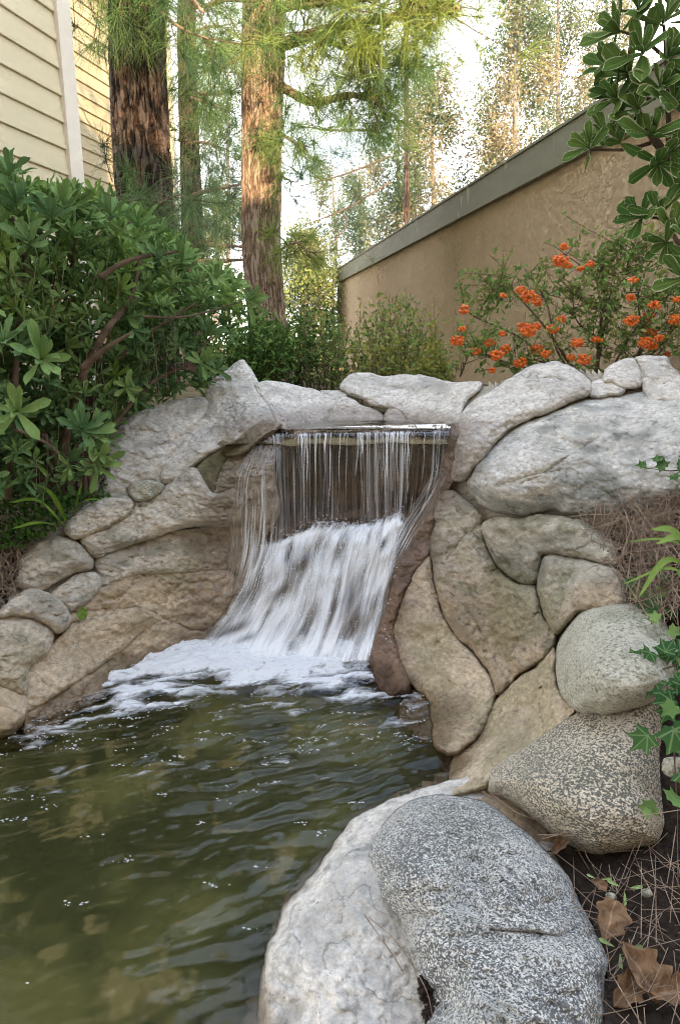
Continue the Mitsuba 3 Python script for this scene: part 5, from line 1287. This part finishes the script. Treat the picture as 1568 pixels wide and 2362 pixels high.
ivy('ivy with big dark lobed leaves draped over the speckled granite boulder', [(1545, 1670, 1.40, .105, 2.6), (1500, 1690, 1.42, .08, -2.4), (1560, 1780, 1.38, .075, 2.2), (1545, 1850, 1.33, -.07, 1.5), (1515, 1860, 1.33, -.055, -1.8), (1560, 1740, 1.4, .06, 0.6), (1500, 1880, 1.32, -.03, -1.2)], [(1640, 1620, 1.45), (1560, 1680, 1.43), (1560, 1860, 1.36)])
ivy('ivy sprays hanging over the round grey green boulder', [(1450, 1545, 1.66, -.045, -1.6), (1480, 1520, 1.65, .06, -1.5), (1500, 1500, 1.66, .065, -2.2), (1530, 1510, 1.64, .07, 0.4), (1560, 1500, 1.62, .07, 1.4), (1510, 1560, 1.6, .075, -2.8), (1550, 1560, 1.58, .075, 2.4), (1530, 1590, 1.56, .07, 3.0), (1575, 1590, 1.55, .075, 0.2), (1500, 1585, 1.6, -.05, -2.0), (1545, 1625, 1.54, .07, -2.6), (1570, 1540, 1.6, -.06, 1.0), (1490, 1545, 1.64, -.05, 2.0)] + scatter_ivy(1540, 1640, 1480, 1640, 14, .05, .08, .12), [(1640, 1480, 1.7), (1540, 1540, 1.62), (1450, 1545, 1.68)])
ivy('small ivy runners on the needle litter above the round boulder', [(1520, 1430, 1.78, -.045, -1.0), (1540, 1450, 1.76, -.05, 2.0), (1500, 1435, 1.8, -.04, 0.5)] + scatter_ivy(1450, 1640, 1270, 1470, 44, .028, .06, .05), [(1640, 1300, 2.1), (1540, 1380, 1.95), (1500, 1440, 1.82)])
ivy('ivy creeping over the top of the huge blue grey boulder', [(1490, 1075, 2.40, .05, -1.4), (1510, 1065, 2.38, .055, 0.5), (1535, 1080, 2.36, .06, -0.8), (1560, 1075, 2.35, .06, 1.5), (1550, 1095, 2.34, .05, 2.6), (1580, 1060, 2.35, .06, 0.2)], [(1640, 1060, 2.35), (1560, 1085, 2.38), (1490, 1080, 2.42)])
bl = thing('blade_plant', 'arching dark green strap leaves over the needle litter', 'plant')
for (b0, m0, t0, w) in [((1620, 1330, 2.0), (1560, 1230, 1.95), (1500, 1220, 1.95), .015), ((1620, 1340, 2.0), (1540, 1290, 1.92), (1470, 1380, 1.85), .011), ((1640, 1300, 2.0), (1570, 1240, 1.9), (1510, 1255, 1.88), .012), ((1600, 1350, 1.95), (1540, 1310, 1.9), (1430, 1350, 1.95), .006), ((1620, 1290, 2.05), (1540, 1245, 2.02), (1440, 1250, 2.05), .005)]:
    put('blade', blade(at(*b0), at(*m0), at(*t0), w), 'm_leaf_c', True, parent=bl)


def dead_leaf(x, y, D, s, ang, label, curl=0.5, seed=0, tilt=(0.0, -0.5, 0.85), bsdf='m_dead_leaf'):
    r = np.random.default_rng(seed)
    n1, n2 = 15, 17
    t, u = np.meshgrid(np.linspace(0, 1, n2), np.linspace(-1, 1, n1))
    w = 0.42 * np.sin(np.pi * np.clip(t, 0.02, 1) ** 0.7) ** 0.7 * (1 + 0.18 * np.sin(t * 19 + seed))
    Xl = u * w
    Zl = curl * (np.abs(u) * w) ** 1.3 * 1.4 + 0.25 * curl * (t - 0.5) ** 2 + 0.05 * np.sin(t * 14 + np.abs(u) * 5) + 0.10 * (meshkit.fbm(np.stack([Xl * 4, t * 4, u * 0 + seed], -1), 3) - 0.5)
    Xl = Xl * (1 - 0.25 * curl * np.abs(u))
    v = np.stack([Xl, t - 0.5, Zl], -1).reshape(-1, 3)
    nrm = np.array(tilt, float); nrm /= np.linalg.norm(nrm)
    Rm = basis(np.cross(nrm, [math.cos(ang), math.sin(ang), 0.1]), up=nrm)
    put('fallen_leaf', (v @ (Rm * s).T + at(x, y, D), grid_faces(n1, n2)), bsdf, True, uv=np.stack([(u / 2 + 0.5).ravel(), t.ravel()], -1), label=label, cat='leaf')


dead_leaf(1405, 2125, 1.13, 0.085, 2.6, 'broad flat brown leaf on the soil by the grey granite boulder', 0.55, 1)
dead_leaf(1475, 2240, 1.0, 0.10, 0.4, 'large crumpled brown leaf on the soil near the bottom corner', 0.9, 2)
dead_leaf(1540, 2290, 0.96, 0.07, 1.6, 'small folded brown leaf next to the large crumpled one', 0.8, 3)
dead_leaf(1440, 2290, 0.97, 0.07, 2.2, 'curled dark leaf lying against the granite boulder foot', 0.9, 5)
dead_leaf(1285, 1955, 1.36, 0.05, 2.3, 'narrow rolled tan leaf caught between the two granite boulders', 1.4, 4)
dead_leaf(1380, 2040, 1.24, 0.035, 1.0, 'small dark brown leaf scrap on the soil', 0.6, 6)
dead_leaf(192, 1414, 2.56, 0.055, 0.1, 'single yellow green leaf stuck on the left rock face', 0.3, 7, tilt=(0, -0.9, 0.4), bsdf='m_leaf_c')
for i, (x, y, D, s, lab) in enumerate([(1440, 2050, 1.2, .035, 'pale green heart shaped sprout above the broad brown leaf'), (1380, 2030, 1.24, .025, 'tiny pale green sprout nearest the granite boulder'), (1430, 2190, 1.08, .04, 'pale green torn leaf between the brown leaves')]):
    t_ = thing('sprout', lab, 'sprout')
    for a in (0.3, 2.4, 4.5)[: 3 if i != 1 else 2]:
        c = at(x, y, D) + np.array([math.cos(a), math.sin(a) * 0.4, 0.25 * math.sin(a)]) * s * 0.35
        scene[key_for(t_ + '__leaf')] = {**ply(LEAVES[0][:2], 'm_sprout', True, uv=LEAVES[0][2]), 'to_world': mat(basis([math.cos(a), math.sin(a) * .6 - .2, 0.45 * math.sin(a)], up=(0, -.7, .7)), s * 0.8, c) }
for i, (x, y, D, s, lab) in enumerate([(1408, 2068, 1.2, .010, 'small pale pebble on the soil by the sprout'), (1490, 2060, 1.2, .011, 'pale pebble further right on the dark soil'), (1555, 1770, 1.42, .03, 'grey pebble wedged beside the speckled granite boulder')]):
    q = trimesh.creation.icosphere(2)
    vv = q.vertices * (0.8 + 0.5 * meshkit.fbm(q.vertices * 1.5 + i, 3)[:, None]) * s * [1, 0.8, 0.8]
    put('pebble', (vv + at(x, y, D), q.faces), 'm_rock_round', True, label=lab, cat='pebble')

rng = np.random.default_rng(91)
bag = Bag()
for _ in range(420):
    x, y = in_poly([(965, 2250), (1020, 2262), (1085, 2330), (1090, 2400), (985, 2400)], 1, rng)[0]
    q = trimesh.creation.icosphere(0)
    D = np.interp(y, [2250, 2400], [1.055, 0.93]) + rng.normal(0, 0.012)
    bag.add(q.vertices * rng.uniform(0.003, 0.010, 3) * [1, 1, 0.6] @ basis(rng.normal(size=3)).T + at(x, y, D), q.faces)
put('leaf_mould', bag.mesh(), 'm_soil', True, kind='stuff', label='dark crumbs of soil and bark between the pale collar and the grey boulder', cat='soil')

put('needle_litter', litter(260, [(-120, 1250), (70, 1248), (45, 1290), (30, 1345), (20, 1390), (-120, 1420)], (40, 130), (0.0, 0.06), 0.0012, rng), 'm_litter', True, kind='stuff', label='dry needles on the earth behind the left bank stones', cat='pine needles')
P2 = in_poly([(-120, 1245), (70, 1245), (45, 1290), (30, 1345), (20, 1395), (-120, 1420)], 700, rng)
W = at(P2[:, 0], P2[:, 1], depth(P2[:, 0], P2[:, 1]) + 0.02 - rng.uniform(0, 0.06, 700))
put('leaf_mould', leaves_at(W, rng.uniform(.015, .035, 700), rng, 0.6), 'm_soil', False, kind='stuff', label='dark rotted leaves behind the left bank stones', cat='soil')
